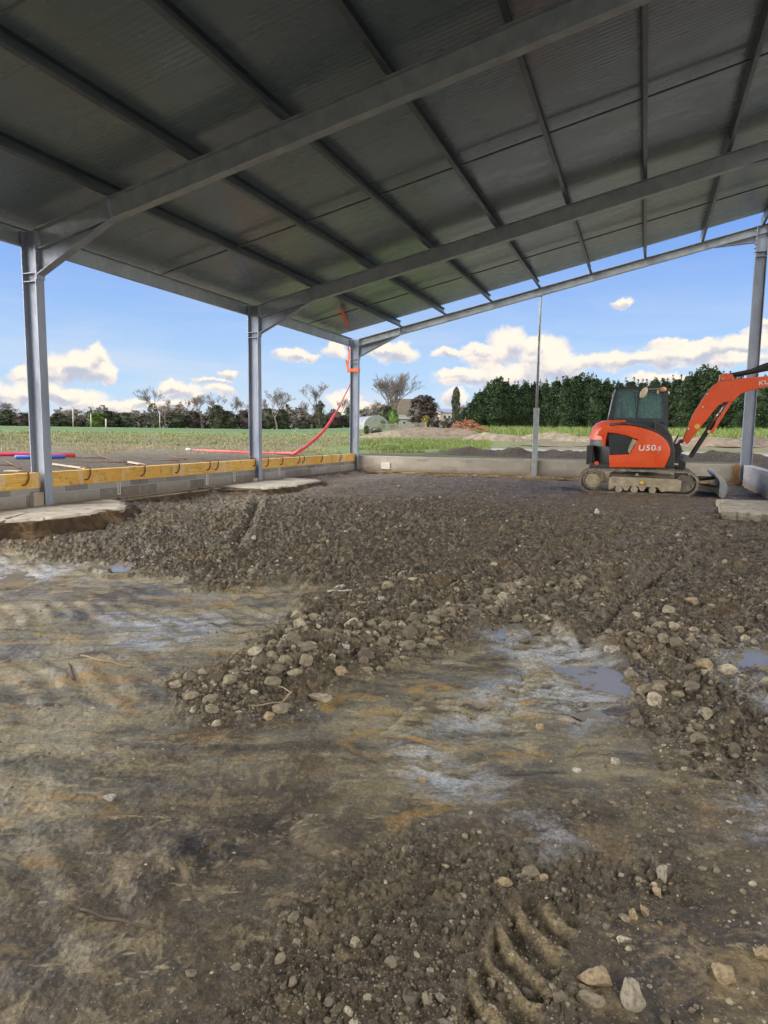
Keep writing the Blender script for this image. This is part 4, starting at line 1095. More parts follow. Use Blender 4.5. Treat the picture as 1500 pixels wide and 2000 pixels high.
# cab
cb_ = empty('cab'); cb_.parent = exc
def C(px, py): return L(px, py, GY-.22)
ya, yb = -.22, .86
tl, tr_, br, bl_ = C(1204, 759), C(1303, 759), C(1306, 845), C(1191, 836)
mb = MB()
for y in (ya, yb):
    mb.bar((bl_[0], y, 1.45), (tl[0], y, tl[1]), .07, .05, (0, 1, 0)); mb.bar((br[0]-.02, y, .68), (tr_[0]-.03, y, tr_[1]), .10, .06, (0, 1, 0))
    mb.bar((tl[0], y, tl[1]), (tr_[0], y, tr_[1]-.01), .05, .055); k = C(1196, 819), C(1304, 821); mb.bar((k[0][0], y, k[0][1]), (k[1][0], y, k[1][1]), .05, .085)
    mb.bar((k[0][0]+.52, y, k[0][1]), (tl[0]+.50, y, tl[1]), .03, .022, (0, 1, 0))
for q in ((tl[0]+.01, tl[1]), (tr_[0]-.02, tr_[1]-.01), (k[0][0], k[0][1]), (br[0]-.01, 1.0)): mb.bar((q[0], ya, q[1]), (q[0], yb, q[1]), .06, .06)
mb.build('cab_frame', M['dgrey'], cb_)
MB().prism([(tl[0]-.05, tl[1]-.005), (tl[0]+.02, tl[1]+.045), (tr_[0]-.05, tr_[1]+.04), (tr_[0]+.03, tr_[1]-.01)], ya-.03, yb+.03, .015).build('cab_roof', M['black'], cb_, auto=True)
mb = MB(); gx = [(k[0][0]+.03, k[0][1]+.03), (tl[0]+.03, tl[1]-.02), (tr_[0]-.05, tr_[1]-.02), (k[1][0]-.03, k[1][1]+.03)]
mb.prism(gx, ya+.0, ya+.006).prism(gx, yb-.006, yb)
mb.box((tr_[0]-.045, ya+.03, 1.0), (tr_[0]-.039, yb-.03, tr_[1]-.03)).bar((k[0][0]+.0, (ya+yb)/2, k[0][1]), (tl[0]+.0, (ya+yb)/2, tl[1]), yb-ya-.06, .006, (1, 0, .2))
mb.build('cab_glass', M['glass'], cb_)
# lower glass and panels beneath the window line
lo_ = [(k[0][0]+.02, k[0][1]-.03), (k[1][0]-.03, k[1][1]-.03), (k[1][0]-.03, 1.12), (k[0][0]+.02, 1.40)]
MB().prism(lo_, ya+.01, ya+.03).build('lower_panel', M['glassdark'], cb_); MB().prism([(a_[0], a_[1] if i < 2 else .68) for i, a_ in enumerate(lo_)], yb-.03, yb).build('door', M['dgrey'], cb_)
mb = MB().box((-.42, .05, .95), (-.0, .55, 1.12), .05).box((-.50, .08, 1.10), (-.36, .52, 1.72), .05).box((-.47, .18, 1.70), (-.38, .42, 1.88), .03)
mb.build('seat', M['seat'], cb_, auto=True)
mb = MB().tube([(.02, -.02, 1.1), (.10, -.02, 1.45)], .018, 8).tube([(.02, .60, 1.1), (.10, .60, 1.45)], .018, 8).box((-.40, -.12, .95), (.05, -.0, 1.25), .03).box((.18, -.1, 1.0), (.30, .02, 1.52), .02)
mb.build('controls', M['black'], cb_)
MB().tube([(-.40, ya+.05, 1.68), (-.43, ya+.05, 2.05)], .045, 10).build('blind', M['black'], cb_, smooth=True)
# handrail outside the rear pillar
MB().tube([(bl_[0]-.05, ya-.08, 1.60), (bl_[0]-.03, ya-.08, 1.75), (tl[0]-.06, ya-.08, 2.2), (tl[0]-.02, ya-.06, 2.32)], .014, 8).build('handrail', M['galv'], cb_, smooth=True)
# wiper
mb = MB(); a = C(1243, 822); c2 = C(1240, 765); mb.bar((a[0], ya-.03, a[1]+.05), (c2[0], ya-.03, c2[1]), .012, .012, (0, 1, 0))
mb.build('wiper', M['black'], cb_)
# mirror and work lights
c = C(1257, 768); q = MB().ball((c[0], ya-.16, c[1]), (.075, .022, .135), 2, Matrix.Rotation(R(24), 3, 'Y')).build('mirror', M['lamp'], cb_, smooth=True)
MB().tube([(c[0]+.03, ya-.15, c[1]+.08), (c[0]+.30, ya-.08, c[1]+.09), (tr_[0]-.05, ya, tr_[1]-.02)], .012, 6).build('mirror_arm', M['mudsteel'], q)
c = C(1294, 761); MB().ball((c[0]+.01, ya-.08, c[1]), (.075, .055, .06), 2).build('work_light', M['amber'], cb_, smooth=True)
c = C(1285, 766); MB().ball((c[0], ya-.07, c[1]), (.03, .03, .05), 2).build('work_light', M['lamp'], cb_, smooth=True)
MB().ball((tr_[0]+.03, yb-.06, tr_[1]-.04), (.06, .05, .05), 2).build('work_light', M['lamp'], cb_, smooth=True)
# boom swing post
YBM = 16.62
def Bm(px, py): return L(px, py, YBM)
ym = YBM-GY
mb = MB(); pv = Bm(1330, 862)
mb.prism([(.50, .62), (.98, .55), (1.0, .70), (.86, .80), (.90, 1.0), (.84, 1.14), (.72, 1.10), (.66, .90), (.52, .85)], ym-.13, ym+.13, .015)
mb.tube([(.86, ym, .52), (.86, ym, .86)], .09, 16); mb.tube([(pv[0], ym-.16, pv[1]), (pv[0], ym+.16, pv[1])], .045, 14)
mb.build('swing_post', M['black'], exc)
mb = MB()
for i, (a_, c_) in enumerate([((1312, 893), (1328, 862)), ((1314, 897), (1324, 850)), ((1318, 900), (1334, 880))]):
    A = Bm(*a_); B = Bm(*c_); mb.tube(spline([(A[0]-.05, ym-.14-i*.02, A[1]), ((A[0]+B[0])/2-.06, ym-.18, (A[1]+B[1])/2+.02), (B[0], ym-.15, B[1])], 6), .018, 6)
mb.build('hose', M['black'], exc, smooth=True)
a = L(1318, 906, YBM); MB().box((a[0]-.07, ym-.2, a[1]-.02), (a[0]+.06, ym-.16, a[1]+.02), .006).build('step_plate', M['whitepvc'], exc)
# boom
bo = [Bm(*q) for q in [(1331, 864), (1342, 837), (1352, 812), (1364, 792), (1377, 772), (1384, 762), (1393, 753), (1400, 747), (1408, 743), (1432, 741), (1460, 738.5), (1500, 735)]]
bu = [Bm(*q) for q in [(1500, 756), (1464, 763), (1447, 769), (1438, 777), (1430, 785), (1418, 785), (1408, 788), (1398, 797), (1386, 812), (1374, 827), (1363, 841), (1344, 866), (1336, 870)]]
bo += [(3.35, 2.42), (4.05, 2.13), (4.10, 2.02)]; bu = [(4.02, 1.96), (3.3, 2.16)]+bu
boom = MB().prism(bo+bu, ym-.11, ym+.11, .012).build('boom', M['red'], exc)
pv2 = Bm(1336, 866)
MB().tube([(pv2[0], ym-.125, pv2[1]), (pv2[0], ym+.125, pv2[1])], .035, 14).build('pin', M['chrome'], boom, auto=True)
for px, py, r_ in ((1344, 838, .02), (1372, 795, .016), (1380, 770, .014)):
    a = Bm(px, py); MB().tube([(a[0], ym-.12, a[1]), (a[0], ym-.112, a[1])], r_, 10).build('sticker', M['white'], boom)
a = Bm(1361, 833); MB().tube([(a[0], ym-.1125, a[1]), (a[0], ym-.111, a[1])], .055, 20).build('sticker', M['yellow'], boom)
MB().prism([Bm(*q) for q in [(1404, 745), (1406, 732), (1418, 729.5), (1430, 732), (1434, 743)]], ym-.12, ym+.12, .01).build('bracket', M['red'], boom)
for px in (1411, 1429):
    a = Bm(px, 741); MB().tube([(a[0], ym-.135, a[1]), (a[0], ym+.135, a[1])], .028, 12).build('pin', M['mudsteel'], boom, auto=True)
a = Bm(1480, 753.5); lettering('KUBOTA', .125, a[0], a[1], ym-.112, M['white'], boom, .18, bold=.02)
# arm cylinder over the boom, hoses
A = Bm(1424, 738); mb = MB(); mb.tube([(A[0], ym, A[1]+.04), (A[0]+.9, ym, A[1]+.22)], .055, 12); mb.tube([(A[0]+.9, ym, A[1]+.22), (3.6, ym, A[1]+.38)], .03, 10); mb.build('arm_cylinder', M['black'], boom, auto=True)
mb = MB()
for i in range(3):
    mb.tube(spline([(A[0]+.02, ym-.10+.05*i, A[1]+.05), (A[0]+.35, ym-.13+.05*i, A[1]+.10+.02*i), (A[0]+.75, ym-.12+.05*i, A[1]+.24+.03*i), (A[0]+1.15, ym-.1+.05*i, A[1]+.22+.04*i), (A[0]+1.7, ym-.1+.05*i, A[1]+.02)], 6), .018, 6)
mb.build('hose', M['black'], boom, smooth=True)
# boom cylinder
a, c, d = Bm(1417, 787), Bm(1392, 826), Bm(1350, 890)
cy = MB().tube([(c[0]+.01, ym, c[1]+.02), (d[0], ym, d[1])], .052, 14).tube([(d[0], ym-.07, d[1]), (d[0], ym+.07, d[1])], .05, 12).build('boom_cylinder', M['black'], exc, auto=True)
MB().tube([(a[0], ym, a[1]), (c[0], ym, c[1])], .028, 12).build('rod', M['chrome'], cy, smooth=True)
a, c = Bm(1426, 786), Bm(1388, 846)
MB().bar((a[0], ym-.05, a[1]), (c[0], ym-.05, c[1]), .12, .06, (1, 0, -.6)).build('rod_guard', M['red'], cy)
a = Bm(1384, 843); MB().tube([(a[0], ym-.09, a[1]), (a[0], ym+.02, a[1])], .035, 12).build('pin', M['lamp'], cy, auto=True)
# arm and bucket beyond the wall
mb = MB().prism([(3.86, 2.30), (4.06, 2.34), (4.22, 2.1), (4.12, .95), (4.02, .92), (3.90, 1.9)], ym-.09, ym+.09, .012); mb.build('arm', M['red'], exc)
mb = MB().prism([(4.10, 1.0), (3.72, 1.02), (3.50, .82), (3.50, .64), (3.68, .50), (3.80, .52), (3.66, .66), (3.72, .88), (4.0, .92)], ym-.32, ym+.32, .008)
mb.prism([(4.10, 1.0), (3.72, 1.02), (3.50, .82), (3.50, .64), (3.68, .50), (3.98, .62)], ym-.335, ym-.32).prism([(4.10, 1.0), (3.72, 1.02), (3.50, .82), (3.50, .64), (3.68, .50), (3.98, .62)], ym+.32, ym+.335)
mb.build('bucket', M['bladesteel'], exc)
# ------------------------------------------------------------------ fields outside
def at(px, D, dz=0.0):
    d = ray(px, 840); k = D/math.hypot(d[0], d[1]); x, y = d[0]*k, d[1]*k; return Vector((x, y, zf1(x, y)+dz))
def zat(px, py, D):
    d = ray(px, py); return d[2]*D/math.hypot(d[0], d[1])
def make_field():
    h0 = PI/2+YAW
    ang = np.concatenate([np.linspace(h0-PI, h0-R(42), 60)[:-1], np.linspace(h0-R(42), h0+R(42), 420), np.linspace(h0+R(42), h0+PI, 60)[1:]])
    rad = np.concatenate([np.exp(np.linspace(math.log(1.5), math.log(60), 420)), np.exp(np.linspace(math.log(60), math.log(4500), 90))[1:]])
    A, D = np.meshgrid(ang, rad); x = (D*np.cos(A)).ravel(); y = (D*np.sin(A)).ravel()
    x0, x1, y1, y0 = XW0, XR+.30, YB+.28, -5.5
    ins = (x > x0) & (x < x1) & (y < y1) & (y > y0)
    dd = np.stack([x-x0, x1-x, y1-y, y-y0], 1); w = dd.argmin(1)
    nr, na = len(rad), len(ang); i, j = np.meshgrid(np.arange(nr-1), np.arange(na-1), indexing='ij')
    a = (i*na+j).ravel(); Fc = np.stack([a, a+1, a+1+na, a+na], 1)[:, ::-1]
    k = ~ins[Fc].all(1); 
    sx = np.where(ins & (w == 0), x0, np.where(ins & (w == 1), x1, x)); sy = np.where(ins & (w == 2), y1, np.where(ins & (w == 3), y0, y))
    x, y = sx, sy; z = zf(x, y)
    Fc = Fc[k]; used, inv = np.unique(Fc, return_inverse=True); Fc = inv.reshape(Fc.shape); x, y, z = x[used], y[used], z[used]
    me = np_mesh('field_ground', np.stack([x, y, z], 1), Fc)
    D = np.hypot(x, y); az = np.arctan2(x, y); wz = fbm(x, y, .12, 4, 93)
    left = sstep(-.40, -.50, az+.05*wz)
    Dn = D*(1+.22*wz)
    green = left*sstep(44, 74, Dn)
    gl = (1-left)*(sstep(22.3, 24.5, Dn)*sstep(38, 33, Dn)*sstep(-.12, -.28, az)+sstep(55, 64, Dn))
    grav = left*sstep(25, 17, Dn)+(1-left)*sstep(23.5, 21.5, y+0*x)*sstep(-7, -5.5, x)
    wet = (1-left)*sstep(-.27, -.19, az)*sstep(22.6, 23.2, y)*sstep(29, 26, D)
    far = sstep(70, 90, D)
    color_attr(me, 'f1', np.stack([np.clip(green+gl, 0, 1), np.clip(grav, 0, 1), np.clip(wet, 0, 1), np.ones_like(x)], 1))
    color_attr(me, 'f2', np.stack([left, far, far, np.ones_like(x)], 1))
    m, t, b = newmat('field_ground'); p = pos(t, False)
    def attr(n_):
        a_ = t.new('ShaderNodeVertexColor', layer_name=n_); s_ = t.new('ShaderNodeSeparateColor'); t.l.new(a_.outputs[0], s_.inputs[0]); return s_.outputs
    f1, f2 = attr('f1'), attr('f2')
    n1 = t.noise(p, .7, 6, .7); n2 = t.noise(p, 3.5, 5, .7); n3 = t.noise(p, 18, 4, .7); n4 = t.noise(t.scale(p, (.03, .2, 1)), 1.0, 4, .6)
    dry = t.ramp(n2, [(.3, (.07, .06, .044)), (.5, (.14, .122, .085)), (.7, (.21, .185, .125))])
    dry = t.mix(t.mapr(n1, .48, .60), dry, t.ramp(n2, [(.3, (.085, .105, .045)), (.7, (.16, .18, .08))]))
    gr = t.ramp(n2, [(.28, (.075, .12, .04)), (.5, (.115, .17, .055)), (.75, (.18, .23, .08))])
    gr = t.mix(t.mapr(n1, .52, .72, 0, .6), gr, (.24, .23, .10))
    grf = t.ramp(n4, [(.35, (.062, .115, .042)), (.55, (.075, .140, .048)), (.7, (.125, .155, .075))])
    gr = t.mix(f2[1], gr, grf)
    c = t.mix(f1[0], dry, gr)
    gv = t.ramp(n3, [(.32, (.03, .026, .021)), (.5, (.085, .072, .056)), (.7, (.20, .175, .14))])
    gv = t.mix(t.mapr(n1, .46, .62, 0, .7), gv, (.075, .053, .034))
    c = t.mix(f1[1], c, gv)
    wt = t.math('MULTIPLY', f1[2], t.mapr(n1, .36, .5), clamp=True)
    c = t.mix(t.math('MULTIPLY', f1[2], .8), c, (.38, .365, .33))
    wire(t, b, Base_Color=c, Roughness=t.math('SUBTRACT', .9, t.math('MULTIPLY', wt, .66)))
    b.inputs['Specular IOR Level'].default_value = .3
    t.l.new(t.bump(t.math('ADD', n3, t.math('MULTIPLY', n2, 2)), .8, .06), b.inputs['Normal'])
    tag(link('field_ground', me, m, None, True), kind='structure')
make_field()
m, t, b = newmat('field_puddle'); wire(t, b, Base_Color=(.30, .30, .28), Roughness=.06); t.l.new(t.bump(t.noise(pos(t, False), 4, 2), .04, .01), b.inputs['Normal'])
for (px, py, w, h) in ((1200, 887, 1.6, .9), (1060, 884, 1.1, .5), (1390, 888, 1.6, .5)):
    p = onz(px, py, -.76); r_ = random.Random(px); mb = MB(); zl = zf1(p[0], p[1])+.022
    mb.b.faces.new([mb.b.verts.new((p[0]+w*math.cos(a_)*(1+.25*math.sin(3*a_+px)), p[1]+h*math.sin(a_)*(1+.3*math.cos(2*a_+px)), zl)) for a_ in [2*PI*k/26 for k in range(26)]])
    tag(mb.build('puddle', m), kind='structure')

# grass blades and dead stalks
def blades(name, n, zone, hmin, hmax, m, label):
    V = []; 
    cnt = 0
    for _ in range(n*6):
        px = random.uniform(zone[0], zone[1]); D = math.exp(random.uniform(math.log(zone[2]), math.log(zone[3]))); d = ray(px, 840); k = D/math.hypot(d[0], d[1]); x, y = d[0]*k, d[1]*k
        if y < YB+1.2 and x > XW0-1: continue
        if vnoise(np.array([x*.5]), np.array([y*.5]), 5)[0] < zone[4]: continue
        V.append((x, y)); cnt += 1
        if cnt >= n: break
    P = np.array(V); z = zf(P[:, 0], P[:, 1]); N = len(P); D = np.hypot(P[:, 0], P[:, 1])
    h = np.random.default_rng(3).uniform(hmin, hmax, N); w = np.maximum(.012, D*.0007); a = np.random.default_rng(4).uniform(0, 6.3, N)
    lx = np.random.default_rng(5).normal(0, .35, N)*h; ly = np.random.default_rng(6).normal(0, .35, N)*h
    v0 = np.stack([P[:, 0]-w*np.cos(a), P[:, 1]-w*np.sin(a), z-.02], 1); v1 = np.stack([P[:, 0]+w*np.cos(a), P[:, 1]+w*np.sin(a), z-.02], 1); v2 = np.stack([P[:, 0]+lx, P[:, 1]+ly, z+h], 1)
    VV = np.stack([v0, v1, v2], 1).reshape(-1, 3); Fc = np.arange(3*N).reshape(-1, 3)
    tag(link(name, np_mesh(name, VV, Fc, False), m), label, 'grass', kind='stuff')
blades('grass', 9000, (690, 960, 23, 40, -.15), .05, .16, M['grass'], 'green grass strip behind the far wall')
blades('grass', 7000, (-60, 720, 30, 75, .05), .05, .16, M['grass'], 'green tufts in the rough field on the left')
blades('dry_grass', 7000, (-60, 760, 22, 60, .05), .04, .15, M['drygrass'], 'dry straw coloured grass in the rough field on the left')
blades('grass', 9000, (930, 1600, 50, 95, -.3), .2, .6, M['grass'], 'bright green weeds in front of the conifer row')

# heaps of earth and rubble
def heap(px, D, w, dpt, h, m, label, seed, name='earth_heap'):
    c = at(px, D); n = 46; az = math.atan2(c.x, c.y)
    g = np.linspace(-1, 1, n); X, Y = np.meshgrid(g, g); r_ = np.hypot(X, Y)
    H = np.clip(1-r_**2, 0, 1)**.8*(1+.45*fbm(X, Y, 1.6, 4, seed))+.10*fbm(X, Y, 6, 3, seed+1)*(r_ < 1)
    lx = X*w/2; ly = Y*dpt/2; wx = c.x+lx*math.cos(az)+ly*math.sin(az); wy = c.y-lx*math.sin(az)+ly*math.cos(az)
    z = zf(wx, wy)-.05+np.maximum(H, 0)*h
    V = np.stack([wx.ravel()-c.x, wy.ravel()-c.y, z.ravel()-c.z], 1)
    i, j = np.meshgrid(np.arange(n-1), np.arange(n-1), indexing='ij'); a = (i*n+j).ravel()
    o = link(name, np_mesh(name, V, np.stack([a, a+1, a+1+n, a+n], 1)), m, None, True); o.location = c
    return tag(o, label, 'heap')
M['heap1'] = mat_mottled('heaped_brown_earth', (.08, .06, .042), (.20, .16, .115), 2.6, .9, 0, .6, bd=.05, bscale=7)
M['heap2'] = mat_mottled('heaped_pale_rubble', (.09, .078, .052), (.27, .23, .16), 3.6, .9, 0, .8, bd=.08, bscale=9)
M['heap3'] = mat_mottled('heaped_dark_earth', (.05, .04, .03), (.15, .12, .09), 2.6, .9, 0, .7, bd=.05, bscale=9)
heap(820, 50, 8.5, 4, 0.53, M['heap1'], 'long brown earth heap behind the grass strip, nearest the corner column', 1)
heap(762, 47, 4.5, 3, 0.38, M['heap2'], 'low straw coloured heap just right of the corner column', 2)
heap(890, 50, 4.4, 3, 0.5, M['heap1'], 'brown earth heap left of the reddish brush pile', 3)
heap(965, 38, 4.0, 2.6, 0.42, M['heap2'], 'pale rubble heap left of the thin gable post', 4)
heap(1075, 44, 4.0, 2.6, 0.42, M['heap2'], 'tan weedy heap just right of the thin gable post', 5)
heap(1140, 40, 3.6, 2.6, 0.28, M['heap2'], 'low tan heap behind the tail of the excavator', 6)
heap(1380, 34, 4.6, 3, 0.42, M['heap1'], 'stony brown heap under the excavator boom', 7)
heap(1330, 37, 3.4, 2.6, 0.4, M['heap2'], 'tan heap between the excavator cab and the boom', 10)
heap(1490, 36, 3.6, 3, 0.45, M['heap3'], 'dark earth heap at the right edge', 8)
# ------------------------------------------------------------------ foliage
def leafcloud(name, pts, size, m, core=None, seed=1, tilt=None):
    r_ = np.random.default_rng(seed); n = len(pts); P = np.asarray(pts)
    a = r_.normal(0, 1, (n, 3)); a /= np.linalg.norm(a, axis=1)[:, None]; q = r_.normal(0, 1, (n, 3)); b_ = np.cross(a, q); b_ /= np.linalg.norm(b_, axis=1)[:, None]
    s_ = size*r_.uniform(.5, 1.3, n)[:, None]
    V = np.stack([P+a*s_, P-a*s_*.5+b_*s_*.6, P-a*s_*.5-b_*s_*.6], 1).reshape(-1, 3)
    Fc = np.arange(3*n).reshape(-1, 3)
    if core is not None:
        cv, cf = core; Fc = np.concatenate([Fc, cf+len(V)]); V = np.concatenate([V, cv])
    me = np_mesh(name, V, Fc, False); me.materials.append(m); return me
def core_mesh(fr, h, seed, n=14, k=9):
    r_ = np.random.default_rng(seed); V = []; 
    for i in range(k):
        v = i/(k-1); rr = fr(v)*.66
        for j in range(n): a = 2*PI*j/n; q = rr*(1+.25*r_.uniform(-1, 1)); V.append((q*math.cos(a), q*math.sin(a), v*h*.94))
    Fc = []
    for i in range(k-1):
        for j in range(n): a = i*n+j; b_ = i*n+(j+1) % n; Fc += [(a, b_, b_+n), (a, b_+n, a+n)]
    return np.array(V), np.array(Fc)
def shaped(fr, h, w, n, seed, clump=.35, spikes=0):
    r_ = np.random.default_rng(seed); P = []
    nc = 90; cv = r_.uniform(0.02, 1, nc)**.9; ca = r_.uniform(0, 6.28, nc); cr_ = r_.uniform(.72, 1.12, nc)
    while len(P) < n:
        i = r_.integers(nc); v = cv[i]+r_.normal(0, .035); a = ca[i]+r_.normal(0, .28)
        if not 0 <= v <= 1.0: continue
        q = fr(v)*w/2*cr_[i]*(1-.35*abs(r_.normal(0, .5))); q = max(q, 0)+r_.normal(0, clump*.25)
        P.append((q*math.cos(a), q*math.sin(a), v*h+abs(r_.normal(0, .1))))
    for s_ in range(spikes):
        a = r_.uniform(0, 6.28); q = r_.uniform(0, .30)*w; top = h*r_.uniform(.90, 1.13)
        for k in range(46): 
            f = r_.uniform(0, 1); P.append((q*math.cos(a)+r_.normal(0, .20*(1-f)+.02), q*math.sin(a)+r_.normal(0, .20*(1-f)+.02), top-(1-f)*h*.24))
    return P
def foliage_tree(name, loc, H, W, fr, n, size, m, label, cat, group, seed, proto={}, key=None, spikes=0, trunk=True, rot=None):
    k = key
    if k not in proto:
        H0, W0 = 8.0, 3.6
        c = core_mesh(lambda v: fr(v)*W0/2, H0, seed)
        c[0][:, 2] += .1
        proto[k] = (leafcloud('crown', shaped(fr, H0, W0, n, seed, spikes=spikes), size, m, c, seed), MB().tube([(0, 0, -.3), (.05, 0, 1.5), (0, .05, 4)], [.16, .13, .05], 7).build('trunk', M['bark']).data)
        for o in [o for o in bpy.data.objects if o.data == proto[k][1]]: bpy.data.objects.remove(o)
    r0 = empty(name, loc); a = link('crown', proto[k][0], None, r0); s_ = (W/3.6, W/3.6, H/8.0); a.scale = s_; a.rotation_euler.z = rot if rot is not None else random.uniform(0, 6.3)
    b_ = link('trunk', proto[k][1], None, r0); b_.scale = s_
    return tag(r0, label, cat, group)
con = lambda v: (min(1, .82+v*.6)*(1-max(0, (v-.30)/.70)**1.7*.86)) if v < 1 else .1
oval = lambda v: math.sqrt(max(0.0, 1-((v-.45)/.56)**2))*.95+.04
column_ = lambda v: min(1, .6+2*v)*(1-max(0, (v-.75)/.25)**2*.85)
tops = [(922, 783), (936, 762), (952, 748), (968, 737), (985, 742), (1002, 748), (1022, 745), (1042, 747), (1064, 745), (1084, 741), (1104, 737), (1124, 731), (1142, 733), (1160, 737),
        (1182, 741), (1206, 745), (1228, 742), (1250, 745), (1274, 740), (1296, 742), (1318, 738), (1340, 732), (1360, 722), (1378, 717), (1396, 722), (1418, 731), (1440, 735), (1464, 733), (1488, 738), (1512, 735), (1540, 738), (1570, 734)]
for i, (px, ty) in enumerate(tops):
    D = 108+random.uniform(-1.5, 1.5)-(px-900)*.012; p = at(px, D); H = zat(px, ty+5, D)-p.z
    lb = 'dark green conifer in the tall row behind the site'
    if i == 0: lb = 'rounded low conifer at the left end of the tall row'
    if px == 1378: lb = 'tallest conifer of the row, just left of the excavator boom'
    foliage_tree('conifer', p, H, 4.1, con, 10500, .155, M['conifer'], lb, 'tree', 'tall conifer row', 20+i % 4, key='con%d' % (i % 4), spikes=11)
def bush(px, ty, D, W, m, label, key, fr=oval, n=1500, size=.2, name='bush', cat='bush', group=None, spikes=0):
    p = at(px, D); H = max(zat(px, ty, D)-p.z, .5); Wm = W/1335*D*1.05
    return foliage_tree(name, p, H, Wm, fr, n, size, m, label, cat, group, hash(key) % 97 if False else sum(map(ord, key)), key=key, spikes=spikes)
# ------------------------------------------------------------------ bare winter trees
def bare(seed, H0=10, spread=.5, stems=1, depth=7):
    r_ = random.Random(seed); segs = []
    def grow(p, d, L_, rad, k):
        n = 3; q = p; dd = d
        pts = [p]
        for i in range(n):
            dd = (dd+Vector((r_.gauss(0, .10), r_.gauss(0, .10), .05))).normalized(); q = q+dd*L_/n; pts.append(q)
        segs.append((pts, rad, rad*.62))
        if k <= 0: return
        nb = 2 if k > 5 else (3 if k > 1 else 4)
        for i in range(nb):
            a = r_.uniform(0, 2*PI); t_ = r_.uniform(.3, .8)*spread+.12
            ax = Vector((math.cos(a), math.sin(a), 0)); nd = (dd*math.cos(t_)+(ax-dd*ax.dot(dd)).normalized()*math.sin(t_)+Vector((0, 0, .12))).normalized()
            st = pts[-1] if i == 0 or k > 5 else pts[r_.choice((1, 2, 3))]
            grow(st, nd, L_*r_.uniform(.62, .82), rad*(.70 if i == 0 else .5), k-1)
    for s_ in range(stems):
        a = 2*PI*s_/stems; d = Vector((math.cos(a)*.22*(stems > 1), math.sin(a)*.22*(stems > 1), 1)).normalized()
        grow(Vector((0, 0, -.2)), d, H0*.27, H0*.014/(1+.35*(stems > 1)), depth-(stems > 1))
    return segs
BARE = {}
def bare_tree(px, ty, D, W, key, label, m1='bark', m2='twig', group=None, ivy=False, spread=.5, stems=1):
    if key not in BARE:
        segs = bare(sum(map(ord, key)), 10, spread, stems); zmax = max(s_[0][-1].z for s_ in segs); wmax = max(max(abs(s_[0][-1].x), abs(s_[0][-1].y)) for s_ in segs)
        out = []
        for lim, name, m_ in ((1, 'trunk', M[m1]), (0, 'twigs', M[m2])):
            V = []; Fc = []
            for pts, r0, r1 in segs:
                big = r0 > .05
                if big != bool(lim): continue
                n = 5 if big else 3; off = len(V)
                for i, p_ in enumerate(pts):
                    d = (pts[min(i+1, len(pts)-1)]-pts[max(i-1, 0)]).normalized(); x = d.cross(Vector((.3, .9, .1))).normalized(); y = d.cross(x); rr = max(r0+(r1-r0)*i/(len(pts)-1), .009)
                    for k in range(n): a = 2*PI*k/n; q = p_+x*rr*math.cos(a)+y*rr*math.sin(a); V.append(q[:])
                for i in range(len(pts)-1):
                    for k in range(n): a = off+i*n+k; b_ = off+i*n+(k+1) % n; Fc.append((a, b_, b_+n, a+n))
            me = np_mesh(name, np.array(V), np.array(Fc)); me.materials.append(m_); out.append(me)
        if ivy:
            out.append(leafcloud('ivy', shaped(column_, 5.5, 1.5, 900, 5), .16, M['ivy'], None, 5))
        BARE[key] = (out, zmax, wmax)
    out, zm, wm = BARE[key]; p = at(px, D); H = zat(px, ty, D)-p.z; Wm = W/1335*D*1.35
    r0 = empty('bare_tree', p)
    for me in out:
        o = link(me.name.split('.')[0], me, None, r0); o.scale = (Wm/(2*wm), Wm/(2*wm), H/zm); o.rotation_euler.z = 0
    r0.rotation_euler.z = random.uniform(0, 6.3)
    return tag(r0, label, 'tree', group)
G = 'bare winter trees along the far field edge'
BT = [(5, 782, 170, 45, 'a', 0), (30, 790, 175, 40, 'b', 0), (118, 797, 165, 34, 'c', 0), (150, 795, 172, 36, 'a', 0), (255, 800, 185, 30, 'b', 0), (300, 753, 150, 58, 'd', 1), (345, 778, 165, 42, 'b', 0), (366, 772, 170, 44, 'c', 0), (395, 768, 168, 48, 'a', 0),
      (418, 765, 160, 50, 'd', 1), (446, 778, 170, 44, 'c', 0), (470, 773, 165, 42, 'b', 0), (492, 780, 170, 40, 'a', 0), (541, 756, 150, 56, 'a', 0), (578, 782, 175, 40, 'c', 0), (600, 786, 175, 36, 'b', 0), (625, 744, 148, 62, 'd', 1), (655, 775, 170, 44, 'c', 0), (680, 783, 170, 40, 'a', 0),
      (722, 788, 170, 40, 'b', 0), (738, 780, 165, 38, 'a', 0), (-30, 790, 170, 45, 'c', 0), (-75, 782, 170, 50, 'a', 0), (60, 800, 175, 36, 'a', 0), (205, 802, 180, 32, 'c', 0), (325, 786, 172, 40, 'a', 0), (520, 778, 168, 42, 'b', 0), (560, 774, 168, 44, 'c', 0)]
LAB = {300: 'tall bare tree with ivy on its trunk, right of the nearest column', 541: 'bare tree with a rounded crown just right of the second column', 625: 'tall bare ivy-clad tree between the second column and the corner column',
       418: 'bare tree with dark ivy on the trunk, left of the second column', 5: 'bare tree at the far left edge of the picture'}
for px, ty, D, W, k, iv in BT: bare_tree(px, ty, D, W, 'bt'+k, LAB.get(px, 'leafless tree in the distant row beyond the green field'), group=None if px in LAB else G, ivy=bool(iv))
bare_tree(772, 725, 120, 96, 'multi', 'wide many-stemmed leafless tree right of the corner column', 'barkpale', 'twig', stems=5, spread=.42)
bare_tree(905, 788, 128, 40, 'bte', 'pale leafless tree between the cypress and the conifer row', 'barkpale', 'twig')
